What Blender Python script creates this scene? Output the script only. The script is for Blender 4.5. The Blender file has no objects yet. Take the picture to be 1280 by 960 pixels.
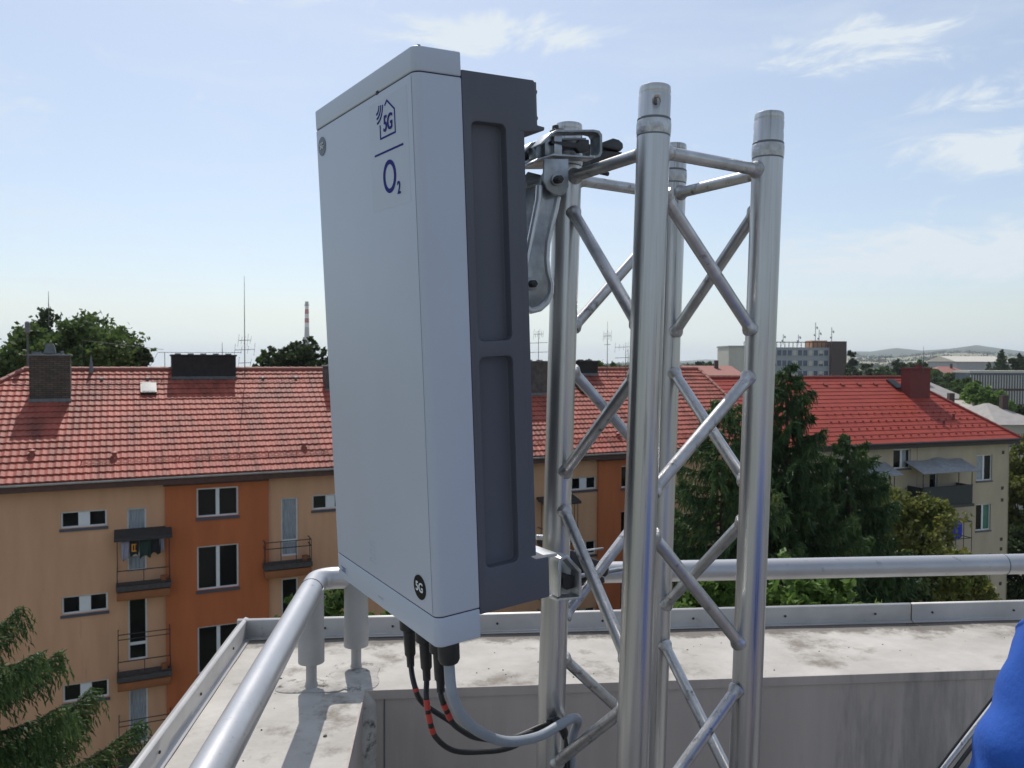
import bpy, bmesh, math, random
import numpy as np
from mathutils import Matrix, Vector
R = math.radians
sc = bpy.context.scene
col = sc.collection
E = 15.5                                  # height of the eye above the street
random.seed(7)

# ------------------------------------------------------------------ camera
FPX, PITCH, ROLL = 1005.0, math.atan(29 / 1005.0), 0.004
fwd = Vector((0, math.cos(PITCH), -math.sin(PITCH)))
dn0 = fwd.cross(Vector((1, 0, 0)))
right = Vector((1, 0, 0)) * math.cos(ROLL) - dn0 * math.sin(ROLL)
down = Vector((1, 0, 0)) * math.sin(ROLL) + dn0 * math.cos(ROLL)
cam = bpy.data.cameras.new('camera'); co = bpy.data.objects.new('camera', cam); col.objects.link(co)
m3 = Matrix((right, -down, -fwd)).transposed()
co.matrix_world = Matrix.Translation((0, 0, E)) @ m3.to_4x4()
cam.sensor_width = 36; cam.lens = 36 * FPX / 1280
cam.clip_start = 0.05; cam.clip_end = 30000
cam.dof.use_dof = True; cam.dof.focus_distance = 1.25; cam.dof.aperture_fstop = 20.0
sc.camera = co

def ray(px, py):
    return right * ((px - 640) / FPX) + down * ((py - 480) / FPX) + fwd
def at(px, py, Y):                         # the point at distance Y (world y) seen there
    r = ray(px, py); p = r * (Y / r.y); return Vector((p.x, p.y, p.z + E))

# ------------------------------------------------------------------ materials
def nodes(m):
    m.use_nodes = True; nt = m.node_tree; return nt, nt.nodes, nt.links
MATS = {}
def mat(name, c1, c2=None, scale=5.0, rough=.6, metal=0.0, bump=0.0, bscale=None, stretch=(1, 1, 1),
        rvar=0.0, spec=.5, detail=6, trans=0.0, c3=None, s3=1.0, t3=.6, bdist=.01):
    m = bpy.data.materials.new(name); nt, N, L = nodes(m); p = N['Principled BSDF']
    p.inputs['Roughness'].default_value = rough; p.inputs['Metallic'].default_value = metal
    p.inputs['Specular IOR Level'].default_value = spec
    tc = N.new('ShaderNodeTexCoord'); mp = N.new('ShaderNodeMapping'); mp.inputs['Scale'].default_value = stretch
    L.new(tc.outputs['Object'], mp.inputs['Vector'])
    c1 = (*c1, 1); p.inputs['Base Color'].default_value = c1
    last = None
    if c2:
        n = N.new('ShaderNodeTexNoise'); n.inputs['Scale'].default_value = scale; n.inputs['Detail'].default_value = detail
        n.inputs['Roughness'].default_value = .6
        L.new(mp.outputs[0], n.inputs['Vector'])
        r = N.new('ShaderNodeValToRGB'); r.color_ramp.elements[0].position = .32; r.color_ramp.elements[1].position = .68
        r.color_ramp.elements[0].color = c1; r.color_ramp.elements[1].color = (*c2, 1)
        L.new(n.outputs['Fac'], r.inputs['Fac']); last = r.outputs[0]
        if rvar:
            ma = N.new('ShaderNodeMapRange'); ma.inputs['To Min'].default_value = rough - rvar; ma.inputs['To Max'].default_value = rough + rvar
            ma.inputs['From Min'].default_value = .3; ma.inputs['From Max'].default_value = .7
            L.new(n.outputs['Fac'], ma.inputs['Value']); L.new(ma.outputs[0], p.inputs['Roughness'])
    if c3:
        n3 = N.new('ShaderNodeTexNoise'); n3.inputs['Scale'].default_value = s3; n3.inputs['Detail'].default_value = 8
        n3.inputs['Roughness'].default_value = .7; L.new(mp.outputs[0], n3.inputs['Vector'])
        r3 = N.new('ShaderNodeMapRange'); r3.inputs['From Min'].default_value = t3; r3.inputs['From Max'].default_value = t3 + .12
        L.new(n3.outputs['Fac'], r3.inputs['Value'])
        mx = N.new('ShaderNodeMix'); mx.data_type = 'RGBA'
        L.new(r3.outputs[0], mx.inputs['Factor']); mx.inputs[6].default_value = c1
        if last: L.new(last, mx.inputs[6])
        mx.inputs[7].default_value = (*c3, 1); last = mx.outputs[2]
    if last: L.new(last, p.inputs['Base Color'])
    if bump:
        nb = N.new('ShaderNodeTexNoise'); nb.inputs['Scale'].default_value = bscale or scale * 6; nb.inputs['Detail'].default_value = 5
        L.new(mp.outputs[0], nb.inputs['Vector'])
        b = N.new('ShaderNodeBump'); b.inputs['Strength'].default_value = bump; b.inputs['Distance'].default_value = bdist
        L.new(nb.outputs['Fac'], b.inputs['Height']); L.new(b.outputs[0], p.inputs['Normal'])
    if trans:
        t = N.new('ShaderNodeBsdfTranslucent'); ms = N.new('ShaderNodeMixShader'); ms.inputs[0].default_value = trans
        if last: L.new(last, t.inputs['Color'])
        else: t.inputs['Color'].default_value = c1
        L.new(p.outputs[0], ms.inputs[1]); L.new(t.outputs[0], ms.inputs[2]); L.new(ms.outputs[0], N['Material Output'].inputs['Surface'])
    MATS[name] = m; return m

def brick_mat(name, c1, c2, mortar, scale=1.0, axis='XZ', bw=.24, bh=.075):
    m = bpy.data.materials.new(name); nt, N, L = nodes(m); p = N['Principled BSDF']; p.inputs['Roughness'].default_value = .9
    tc = N.new('ShaderNodeTexCoord'); s = N.new('ShaderNodeSeparateXYZ'); c = N.new('ShaderNodeCombineXYZ')
    L.new(tc.outputs['Object'], s.inputs[0])
    ad = N.new('ShaderNodeMath'); ad.operation = 'ADD'; L.new(s.outputs['X'], ad.inputs[0]); L.new(s.outputs['Y'], ad.inputs[1])
    L.new(ad.outputs[0], c.inputs[0]); L.new(s.outputs['Z'], c.inputs[1])
    b = N.new('ShaderNodeTexBrick'); b.inputs['Scale'].default_value = 1
    b.inputs['Brick Width'].default_value = bw; b.inputs['Row Height'].default_value = bh; b.inputs['Mortar Size'].default_value = .009
    b.inputs['Color1'].default_value = (*c1, 1); b.inputs['Color2'].default_value = (*c2, 1); b.inputs['Mortar'].default_value = (*mortar, 1)
    L.new(c.outputs[0], b.inputs['Vector'])
    n = N.new('ShaderNodeTexNoise'); n.inputs['Scale'].default_value = 2.5; n.inputs['Detail'].default_value = 5; L.new(tc.outputs['Object'], n.inputs['Vector'])
    mr = N.new('ShaderNodeMapRange'); mr.inputs['To Min'].default_value = .45; mr.inputs['To Max'].default_value = 1.35; L.new(n.outputs[0], mr.inputs['Value'])
    mx = N.new('ShaderNodeVectorMath'); mx.operation = 'SCALE'; L.new(b.outputs['Color'], mx.inputs[0]); L.new(mr.outputs[0], mx.inputs['Scale'])
    L.new(mx.outputs[0], p.inputs['Base Color'])
    bp = N.new('ShaderNodeBump'); bp.inputs['Strength'].default_value = .6; bp.inputs['Distance'].default_value = .01; bp.invert = True
    L.new(b.outputs['Fac'], bp.inputs['Height']); L.new(bp.outputs[0], p.inputs['Normal'])
    MATS[name] = m; return m

def tile_mat(name, ca, cb, cdark, tw, rl, lichen):
    """roof tile: every tile has its own tone (white noise on its cell), with weather stains running down"""
    m = bpy.data.materials.new(name); nt, N, L = nodes(m); p = N['Principled BSDF']; p.inputs['Roughness'].default_value = .6; p.inputs['Specular IOR Level'].default_value = .2
    uv = N.new('ShaderNodeUVMap'); fl = N.new('ShaderNodeVectorMath'); fl.operation = 'FLOOR'; L.new(uv.outputs[0], fl.inputs[0])
    w = N.new('ShaderNodeTexWhiteNoise'); w.noise_dimensions = '2D'; L.new(fl.outputs[0], w.inputs['Vector'])
    r = N.new('ShaderNodeValToRGB'); r.color_ramp.elements[0].color = (*ca, 1); r.color_ramp.elements[1].color = (*cb, 1)
    L.new(w.outputs['Value'], r.inputs[0])
    tc = N.new('ShaderNodeTexCoord'); n = N.new('ShaderNodeTexNoise'); n.inputs['Scale'].default_value = .9; n.inputs['Detail'].default_value = 9
    n.inputs['Roughness'].default_value = .7
    mp = N.new('ShaderNodeMapping'); mp.inputs['Scale'].default_value = (2.2, .6, .6); L.new(tc.outputs['Object'], mp.inputs[0]); L.new(mp.outputs[0], n.inputs['Vector'])
    mr = N.new('ShaderNodeMapRange'); mr.inputs['From Min'].default_value = .42; mr.inputs['From Max'].default_value = .72; mr.inputs['To Max'].default_value = lichen
    L.new(n.outputs[0], mr.inputs['Value'])
    mx = N.new('ShaderNodeMix'); mx.data_type = 'RGBA'; L.new(mr.outputs[0], mx.inputs['Factor']); L.new(r.outputs[0], mx.inputs[6]); mx.inputs[7].default_value = (*cdark, 1)
    L.new(mx.outputs[2], p.inputs['Base Color']); MATS[name] = m; return m

def leaf_mat(name, ca, cb, cc, trans=.35, sc_=.7):
    m = bpy.data.materials.new(name); nt, N, L = nodes(m); p = N['Principled BSDF']; p.inputs['Roughness'].default_value = .55
    p.inputs['Specular IOR Level'].default_value = .3
    tc = N.new('ShaderNodeTexCoord'); n = N.new('ShaderNodeTexNoise'); n.inputs['Scale'].default_value = sc_; n.inputs['Detail'].default_value = 9
    n.inputs['Roughness'].default_value = .75; L.new(tc.outputs['Object'], n.inputs['Vector'])
    r = N.new('ShaderNodeValToRGB'); e = r.color_ramp.elements; e[0].position = .33; e[0].color = (*ca, 1); e[1].position = .68; e[1].color = (*cc, 1)
    x = e.new(.5); x.color = (*cb, 1); L.new(n.outputs[0], r.inputs[0]); L.new(r.outputs[0], p.inputs['Base Color'])
    t = N.new('ShaderNodeBsdfTranslucent'); L.new(r.outputs[0], t.inputs[0]); ms = N.new('ShaderNodeMixShader'); ms.inputs[0].default_value = trans
    L.new(p.outputs[0], ms.inputs[1]); L.new(t.outputs[0], ms.inputs[2]); L.new(ms.outputs[0], N['Material Output'].inputs[0])
    MATS[name] = m; return m

# worn extruded aluminium: long drawn streaks, scuffs and smudges
def alu_mat(name, base, rough, streak=(60, 60, 1.2)):
    m = mat(name, base, tuple(b * .70 for b in base), scale=1.0, rough=rough, metal=.92, stretch=streak, rvar=.06, bump=.05, bscale=2.2,
            c3=(.13, .125, .12), s3=1.3, t3=.57)
    return m
M = MATS
alu_mat('aluminium_tube', (.62, .615, .61), .37)
alu_mat('brace_aluminium', (.58, .58, .59), .37, (30, 30, 30))
mat('weld', (.62, .62, .63), (.35, .34, .33), 60, .42, .9, bump=.6, bscale=120, bdist=.003)
mat('galvanised', (.42, .44, .46), (.23, .25, .27), 26, .42, .85, bump=.1, bscale=60, rvar=.12)
mat('bright_galvanised', (.70, .71, .72), (.52, .54, .56), 20, .4, .8)
mat('black_steel', (.022, .023, .025), (.035, .035, .038), 30, .45, .1)
mat('radome_paint', (.495, .535, .625), (.46, .50, .585), 3.0, .42, 0, c3=(.42, .455, .53), s3=5.0, t3=.64, bump=.03, bscale=220, bdist=.002, spec=.35)
mat('housing_paint', (.095, .10, .125), (.078, .083, .106), 4.0, .5, 0, bump=.05, bscale=300, bdist=.002)
mat('seam_dark', (.02, .02, .035), rough=.7)
mat('navy_print', (.010, .014, .19), rough=.6, spec=.12)
mat('sticker_film', (.475, .515, .605), (.445, .485, .57), 9, .40, 0, bump=.1, bscale=26, bdist=.002, spec=.36)
mat('black_badge', (.006, .006, .007), rough=.5, spec=.12)
mat('grey_badge', (.06, .07, .10), rough=.4)
mat('badge_text', (.75, .76, .78), rough=.5)
mat('faint_text', (.34, .37, .44), rough=.5)
mat('black_rubber', (.012, .012, .013), (.02, .02, .021), 30, .5)
mat('red_tape', (.50, .045, .03), (.42, .05, .04), 40, .45)
mat('grey_cable', (.30, .33, .37), (.24, .27, .31), 20, .45)
mat('rail_paint', (.50, .50, .51), (.42, .42, .435), 6, .36, .55, rvar=.08, c3=(.17, .155, .14), s3=30, t3=.61, bump=.06, bscale=180, bdist=.002)
mat('post_paint', (.40, .39, .385), (.33, .325, .32), 9, .55, .25, c3=(.2, .19, .175), s3=20, t3=.63)
mat('flashing', (.46, .45, .445), (.37, .36, .355), 7, .48, .35, c3=(.22, .20, .18), s3=16, t3=.62)
mat('screw_dark', (.03, .028, .026), rough=.6)
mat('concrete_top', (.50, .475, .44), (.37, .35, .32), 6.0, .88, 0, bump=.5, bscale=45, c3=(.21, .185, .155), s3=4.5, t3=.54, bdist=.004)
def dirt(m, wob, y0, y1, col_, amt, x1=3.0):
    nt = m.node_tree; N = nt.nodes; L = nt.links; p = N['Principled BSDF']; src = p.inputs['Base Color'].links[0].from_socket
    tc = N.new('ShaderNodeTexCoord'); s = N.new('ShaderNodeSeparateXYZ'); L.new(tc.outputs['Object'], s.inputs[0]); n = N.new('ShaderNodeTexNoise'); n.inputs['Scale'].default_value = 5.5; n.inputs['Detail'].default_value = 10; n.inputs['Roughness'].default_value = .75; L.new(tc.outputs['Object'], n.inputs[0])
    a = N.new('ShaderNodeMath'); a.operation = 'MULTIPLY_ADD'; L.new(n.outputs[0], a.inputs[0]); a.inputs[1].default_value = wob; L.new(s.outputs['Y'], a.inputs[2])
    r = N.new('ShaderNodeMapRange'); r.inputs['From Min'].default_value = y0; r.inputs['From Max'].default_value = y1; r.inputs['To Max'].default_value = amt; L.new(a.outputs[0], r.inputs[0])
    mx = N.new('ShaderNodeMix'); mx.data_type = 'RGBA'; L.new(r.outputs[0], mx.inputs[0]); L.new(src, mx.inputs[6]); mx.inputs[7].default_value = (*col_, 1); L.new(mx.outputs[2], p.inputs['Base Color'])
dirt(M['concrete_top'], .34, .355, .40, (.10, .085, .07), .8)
mat('sealant', (.48, .46, .43), (.33, .31, .285), 20, .85, 0, bump=.7, bscale=60, c3=(.07, .062, .055), s3=22, t3=.54, bdist=.006)
mat('parapet_face', (.50, .435, .39), (.38, .33, .295), 1.6, .8, 0, stretch=(3.5, 3.5, .5), c3=(.25, .225, .205), s3=1.1, t3=.56, bump=.15, bscale=40, bdist=.003)
mat('roof_membrane', (.25, .245, .235), (.16, .158, .15), 3, .9, 0, bump=.3, bscale=60, c3=(.08, .078, .072), s3=2, t3=.6)
mat('plaster_beige', (.66, .37, .22), (.565, .315, .185), .9, .9, 0, bump=.15, bscale=60, stretch=(2.5, 2.5, .4), c3=(.47, .26, .15), s3=.8, t3=.60)
mat('plaster_orange', (.52, .15, .052), (.43, .122, .044), .9, .9, 0, bump=.15, bscale=60, stretch=(2.5, 2.5, .4), c3=(.36, .105, .045), s3=.8, t3=.61)
mat('plaster_olive', (.46, .385, .285), (.39, .325, .24), .8, .92, 0, bump=.15, bscale=60, stretch=(1.5, 1.5, .5))
mat('own_plaster', (.45, .44, .41), (.38, .37, .35), .8, .92)
mat('fascia_brown', (.12, .055, .045), (.08, .038, .032), 6, .7)
mat('gutter_metal', (.66, .66, .67), (.50, .49, .49), 5, .4, .5)
mat('dark_gutter', (.035, .03, .03), rough=.5, metal=.3)
mat('window_frame', (.74, .75, .77), (.68, .69, .72), 8, .4)
mat('sill_grey', (.075, .085, .115), rough=.5, metal=.2)
mat('glass_dark', (.006, .007, .008), rough=.06, spec=.22)
mat('glass_green', (.02, .13, .10), (.05, .17, .12), 3, .08)
mat('curtain', (.42, .45, .49), (.16, .18, .21), 6, .8, stretch=(6, 6, .4))
mat('rail_iron', (.035, .03, .028), (.06, .045, .04), 20, .6, .3)
mat('balcony_orange', (.33, .12, .045), (.26, .10, .04), 3, .9)
mat('balcony_slab', (.08, .075, .072), (.05, .045, .045), 8, .85)
mat('awning_grey', (.30, .31, .33), (.2, .21, .22), 5, .6)
mat('awning_dark', (.03, .028, .028), (.05, .045, .043), 5, .8)
mat('balcony_dark_sheet', (.018, .022, .027), (.024, .03, .036), 5, .6)
mat('blue_cloth', (.03, .05, .42), (.02, .035, .32), 8, .85)
mat('cloth_dark', (.02, .02, .025), rough=.9)
mat('cloth_green', (.03, .055, .045), (.02, .04, .035), 9, .9)
mat('cloth_lilac', (.35, .33, .42), (.28, .27, .35), 9, .9)
mat('cloth_print', (.75, .30, .03), rough=.8)
mat('lead', (.20, .21, .22), (.13, .14, .15), 8, .6, .4)
mat('chimney_render', (.035, .03, .03), (.02, .018, .018), 4, .95, bump=.5, bscale=20)
mat('chimney_red', (.17, .032, .028), (.13, .027, .024), 5, .8)
mat('chimney_rough', (.12, .105, .095), (.06, .052, .048), 5, .95, 0, bump=.6, bscale=25)
mat('skylight_glass', (.22, .23, .24), (.17, .18, .19), 5, .2)
mat('mast_metal', (.10, .10, .105), rough=.5, metal=.5)
mat('vent_red', (.30, .07, .05), rough=.6)
mat('bark', (.085, .062, .045), (.05, .036, .028), 14, .95, 0, bump=.6, bscale=40, stretch=(1, 1, .3))
brick_mat('brick_old', (.13, .10, .075), (.085, .065, .052), (.035, .03, .027))
tile_mat('roof_tile_old', (.40, .105, .074), (.33, .085, .060), (.07, .035, .028), .3, .345, .8)
tile_mat('roof_tile_red', (.33, .052, .034), (.28, .044, .03), (.19, .045, .032), .3, .34, .25)
mat('ridge_tile', (.34, .105, .075), (.25, .075, .055), 6, .6)
mat('ridge_tile_red', (.27, .045, .032), (.22, .038, .028), 6, .6)
leaf_mat('leaf_mid', (.04, .07, .018), (.075, .125, .03), (.13, .185, .05), .4)
leaf_mat('leaf_dark', (.018, .034, .012), (.034, .058, .018), (.06, .085, .026))
leaf_mat('leaf_bright', (.07, .13, .03), (.13, .22, .05), (.22, .30, .08), .45)
leaf_mat('leaf_yellow', (.065, .10, .022), (.15, .17, .035), (.28, .25, .07), .45, 1.1)
leaf_mat('needle_dark', (.018, .045, .017), (.045, .088, .028), (.12, .165, .05), .34, 1.0)
leaf_mat('needle_near', (.024, .055, .022), (.07, .125, .042), (.17, .21, .07), .36, 1.6)
mat('grass', (.055, .09, .025), (.09, .12, .04), .06, .95, c3=(.16, .15, .10), s3=.02, t3=.62)
mat('asphalt', (.05, .05, .052), (.065, .065, .066), 2, .9)
mat('far_grey', (.34, .35, .37), (.30, .31, .33), 1, .8)
mat('far_beige', (.52, .49, .43), (.46, .43, .38), .4, .8)
mat('far_brown', (.075, .045, .04), (.06, .038, .034), .3, .8)
mat('far_glass', (.05, .07, .11), (.10, .13, .19), .5, .3)
mat('far_roof_grey', (.33, .31, .29), (.27, .25, .24), 1.2, .85)
mat('far_roof_red', (.33, .14, .11), (.28, .12, .10), 1.2, .85)
mat('far_wall', (.46, .43, .38), (.40, .37, .33), 1.2, .85)
mat('far_orange', (.40, .20, .10), rough=.8)
mat('stack_white', (.62, .60, .60), rough=.8)
mat('stack_red', (.36, .05, .04), rough=.8)
mat('stack_grey', (.36, .36, .38), rough=.8)
mat('skin', (.50, .30, .22), (.46, .26, .19), 12, .5, 0)
mat('hair', (.05, .035, .025), rough=.6)
mat('jacket_blue', (.018, .10, .46), (.012, .075, .37), 14, .85, 0, bump=.22, bscale=170, c3=(.03, .14, .55), s3=3, t3=.55, bdist=.003)
mat('trousers_navy', (.02, .025, .045), (.03, .035, .055), 12, .85)
mat('shoe_black', (.02, .02, .02), rough=.6)

# ------------------------------------------------------------------ mesh helpers
class MB:
    def __init__(s): s.v = []; s.f = []; s.uv = None; s.mi = []
    def add(s, vs, fs, mi=0):
        o = len(s.v); s.v += [tuple(v) for v in vs]; s.f += [tuple(i + o for i in f) for f in fs]; s.mi += [mi] * len(fs); return s
    def box(s, x0, x1, y0, y1, z0, z1, mi=0):
        v = [(x, y, z) for z in (z0, z1) for y in (y0, y1) for x in (x0, x1)]
        return s.add(v, [(0, 2, 3, 1), (4, 5, 7, 6), (0, 1, 5, 4), (2, 6, 7, 3), (0, 4, 6, 2), (1, 3, 7, 5)], mi)
    def obox(s, c, ax, ay, az, mi=0):           # centre + three half-extent vectors
        c, ax, ay, az = map(Vector, (c, ax, ay, az))
        v = [c + ax * i + ay * j + az * k for k in (-1, 1) for j in (-1, 1) for i in (-1, 1)]
        return s.add(v, [(0, 2, 3, 1), (4, 5, 7, 6), (0, 1, 5, 4), (2, 6, 7, 3), (0, 4, 6, 2), (1, 3, 7, 5)], mi)
    def tube(s, pts, r, n=12, cap=True, mi=0):
        pts = [Vector(p) for p in pts]; rr = r if isinstance(r, (list, tuple)) else [r] * len(pts)
        rings = []; prev = None
        for i, p in enumerate(pts):
            t = (pts[min(i + 1, len(pts) - 1)] - pts[max(i - 1, 0)]).normalized()
            if prev is None:
                a = Vector((0, 0, 1)) if abs(t.z) < .9 else Vector((1, 0, 0)); u = t.cross(a).normalized()
            else: u = (prev - t * prev.dot(t)).normalized()
            prev = u; w = t.cross(u)
            rings.append([p + (u * math.cos(2 * math.pi * k / n) + w * math.sin(2 * math.pi * k / n)) * rr[i] for k in range(n)])
        v = [x for g in rings for x in g]; f = []
        for i in range(len(pts) - 1):
            for k in range(n):
                a = i * n + k; b = i * n + (k + 1) % n; f.append((a, b, b + n, a + n))
        if cap: f.append(tuple(range(n - 1, -1, -1))); f.append(tuple((len(pts) - 1) * n + k for k in range(n)))
        return s.add(v, f, mi)
    def lathe(s, prof, c=(0, 0, 0), axis=(0, 0, 1), n=32, mi=0, closed=False):
        ax = Vector(axis).normalized(); a = Vector((1, 0, 0)) if abs(ax.x) < .9 else Vector((0, 1, 0)); u = ax.cross(a).normalized(); w = ax.cross(u); c = Vector(c)
        v = []; f = []
        for r, z in prof:
            for k in range(n):
                t = 2 * math.pi * k / n; v.append(c + ax * z + (u * math.cos(t) + w * math.sin(t)) * r)
        m_ = len(prof)
        for i in range(m_ if closed else m_ - 1):
            for k in range(n):
                a_ = i * n + k; b_ = i * n + (k + 1) % n; a2 = ((i + 1) % m_) * n + k; b2 = ((i + 1) % m_) * n + (k + 1) % n
                f.append((a_, b_, b2, a2))
        if not closed:
            if prof[0][0] > 0: f.append(tuple(range(n - 1, -1, -1)))
            if prof[-1][0] > 0: f.append(tuple((m_ - 1) * n + k for k in range(n)))
        return s.add(v, f, mi)
    def prism(s, poly, ext, mi=0):               # polygon (3-D points) pushed along a vector
        ext = Vector(ext); n = len(poly); P = [Vector(p) for p in poly]
        v = P + [p + ext for p in P]; f = [tuple(range(n)), tuple(range(2 * n - 1, n - 1, -1))]
        for i in range(n): j = (i + 1) % n; f.append((i, j + 0, j + n, i + n)[::-1])
        return s.add(v, f, mi)

def obj(name, mb, mats, parent=None, smooth=False, off=None, dz=0.0, bevel=0.0, angle=35, seg=2):
    me = bpy.data.meshes.new(name)
    v = np.array(mb.v, dtype=np.float64).reshape(-1, 3)
    if off is not None: v = v - np.array(tuple(off))
    if dz: v[:, 2] += dz
    me.from_pydata(v.tolist(), [], mb.f)
    if not isinstance(mats, (list, tuple)): mats = [mats]
    for m_ in mats: me.materials.append(M[m_])
    if any(mb.mi): me.polygons.foreach_set('material_index', mb.mi)
    if mb.uv is not None:
        l = me.uv_layers.new(name='UVMap'); l.data.foreach_set('uv', np.array(mb.uv, dtype=np.float32).ravel())
    me.validate(clean_customdata=False)
    bm = bmesh.new(); bm.from_mesh(me)
    if len(bm.faces) < 60000: bmesh.ops.recalc_face_normals(bm, faces=bm.faces)
    if smooth:
        for f in bm.faces: f.smooth = True
        a = R(angle)
        for e in bm.edges:
            if len(e.link_faces) == 2 and e.calc_face_angle(0) > a: e.smooth = False
    bm.to_mesh(me); bm.free(); me.update()
    o = bpy.data.objects.new(name, me); col.objects.link(o)
    if parent: o.parent = parent
    if bevel:
        b = o.modifiers.new('Bevel', 'BEVEL'); b.width = bevel; b.segments = seg; b.limit_method = 'ANGLE'; b.angle_limit = R(40); b.harden_normals = False
        for p in me.polygons: p.use_smooth = True
    return o

def tag(o, label=None, cat=None, group=None, kind=None):
    if label: o['label'] = label
    if cat: o['category'] = cat
    if group: o['group'] = group
    if kind: o['kind'] = kind
    return o
def empty(name, loc=(0, 0, 0), rz=0.0, label=None, cat=None, group=None, mw=None):
    o = bpy.data.objects.new(name, None); col.objects.link(o); o.empty_display_size = .2
    if mw is not None: o.matrix_world = mw
    else: o.location = loc; o.rotation_euler = (0, 0, rz)
    tag(o, label, cat, group); return o
def kids(o): return [c for c in bpy.data.objects if c.parent == o]
def copy_tree(o, parent=None):
    c = o.copy(); col.objects.link(c); c.parent = parent
    for k in kids(o): copy_tree(k, c)
    return c
def spline(pts, n=10):                    # Catmull-Rom through the points
    P = [Vector(p) for p in pts]; P = [P[0] * 2 - P[1]] + P + [P[-1] * 2 - P[-2]]; out = []
    for i in range(1, len(P) - 2):
        for k in range(n):
            t = k / n; a, b, c, d = P[i - 1:i + 3]
            out.append(.5 * ((2 * b) + (c - a) * t + (2 * a - 5 * b + 4 * c - d) * t * t + (3 * b - a - 3 * c + d) * t ** 3))
    out.append(P[-2]); return out
def bake(o):                              # apply modifiers into the mesh
    dg = bpy.context.evaluated_depsgraph_get(); dg.update()
    me = bpy.data.meshes.new_from_object(o.evaluated_get(dg)); o.modifiers.clear(); o.data = me; return o
def cut(o, cutter):
    b = o.modifiers.new('Cut', 'BOOLEAN'); b.operation = 'DIFFERENCE'; b.object = cutter; b.solver = 'EXACT'
    bpy.context.view_layer.update(); bake(o)
    bpy.data.objects.remove(cutter, do_unlink=True)
def text_mesh(name, body, size, mtx, m_, parent, extrude=.0004, shear=0.0, sx=1.0, bold=0.0):
    cu = bpy.data.curves.new(name, 'FONT'); cu.body = body; cu.size = size; cu.extrude = extrude; cu.align_x = 'CENTER'; cu.align_y = 'CENTER'; cu.shear = shear
    cu.offset = bold
    t = bpy.data.objects.new(name, cu); col.objects.link(t); bpy.context.view_layer.update()
    dg = bpy.context.evaluated_depsgraph_get(); me = bpy.data.meshes.new_from_object(t.evaluated_get(dg))
    bpy.data.objects.remove(t, do_unlink=True)
    me.transform(Matrix.Diagonal((sx, 1, 1, 1))); me.transform(mtx); me.materials.clear(); me.materials.append(M[m_])
    o = bpy.data.objects.new(name, me); col.objects.link(o); o.parent = parent; return o

# ------------------------------------------------------------------ our roof: parapet, flashing, floor
YN = R(5.23)
u2 = Vector((math.cos(YN), math.sin(YN), 0)); n2 = Vector((-math.sin(YN), math.cos(YN), 0))
CR = Vector((-.536, 2.21, 0))                         # rail corner
ZF = -1.65; ZT = -.866                                # roof floor, parapet top, below the eye
house = empty('rooftop_building', (CR.x, CR.y, 0), YN, 'plastered block whose flat concrete roof edge runs under the pipe railing in the foreground', 'building')
b = MB(); b.box(-.23, 14, -16, .25, ZF - .3, ZF); obj('roof_floor', b, 'roof_membrane', house, dz=E)
b = MB()                                              # outer walls down to the ground
b.box(-.23, 14, -16, .25, -E, ZF - .303); obj('wall', b, 'own_plaster', house, dz=E)
def grid_top(x0, x1, y0, y1, z, nx, ny, amp, seed):
    rs = np.random.RandomState(seed); v = []; f = []
    for j in range(ny + 1):
        for i in range(nx + 1):
            x = x0 + (x1 - x0) * i / nx; y = y0 + (y1 - y0) * j / ny
            v.append((x, y, z + amp * (math.sin(x * 7 + seed) * math.cos(y * 11 + 1) + .6 * math.sin(x * 19 + y * 23)) + rs.uniform(-1, 1) * amp * .25))
    for j in range(ny):
        for i in range(nx): a = j * (nx + 1) + i; f.append((a, a + 1, a + nx + 2, a + nx + 1))
    return v, f
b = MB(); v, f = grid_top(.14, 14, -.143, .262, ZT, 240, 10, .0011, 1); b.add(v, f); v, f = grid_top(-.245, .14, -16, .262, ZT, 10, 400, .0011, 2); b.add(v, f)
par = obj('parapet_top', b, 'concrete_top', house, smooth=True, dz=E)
b = MB(); b.box(.143, 14, -.140, .25, ZF, ZT - .008); b.box(-.23, .137, -16, .25, ZF, ZT - .008); obj('parapet_wall', b, 'parapet_face', house, dz=E)
b = MB(); b.box(.14, 14, -.1455, -.141, ZT - .022, ZT + .0015); b.box(.1385, .1425, -16, -.141, ZT - .022, ZT + .0015); obj('parapet_edge', b, 'parapet_face', house, dz=E)
for x in (.19, 3.4): obj('face_joint', MB().box(x, x + .004, -.1412, -.1385, ZF, ZT - .024), 'lead', house, dz=E)   # joints between the face sheets
# standing metal flashing round the outer edge
def flash(p0, p1, inw, name='flashing'):
    p0 = Vector(p0); p1 = Vector(p1); inw = Vector(inw); z = Vector((0, 0, 1)); d = (p1 - p0).normalized(); b = MB()
    prof = [(0.016, ZT + .003), (0.002, ZT + .006), (.004, ZT + .058), (-.006, ZT + .062), (-.026, ZT + .044), (-.026, ZT - .12), (-.023, ZT - .12), (-.023, ZT + .042), (-.006, ZT + .058), (.001, ZT + .055), (-.001, ZT + .001), (.016, ZT - .001)]
    b.prism([p0 + inw * a + z * h for a, h in prof], p1 - p0); return b
segs = [((-.287, .283, .0012), (1.905, .283, 0), (0, -1, 0)), ((1.909, .283, 0), (4.4, .283, 0), (0, -1, 0)), ((4.404, .283, 0), (14, .283, 0), (0, -1, 0)),
        ((-.262, -2.4, 0), (-.262, .309, 0), (1, 0, 0)), ((-.262, -16, 0), (-.262, -2.404, 0), (1, 0, 0))]
for p0, p1, iw in segs: obj('flashing', flash(p0, p1, iw), 'flashing', house, dz=E, bevel=.0008, seg=1)
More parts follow.
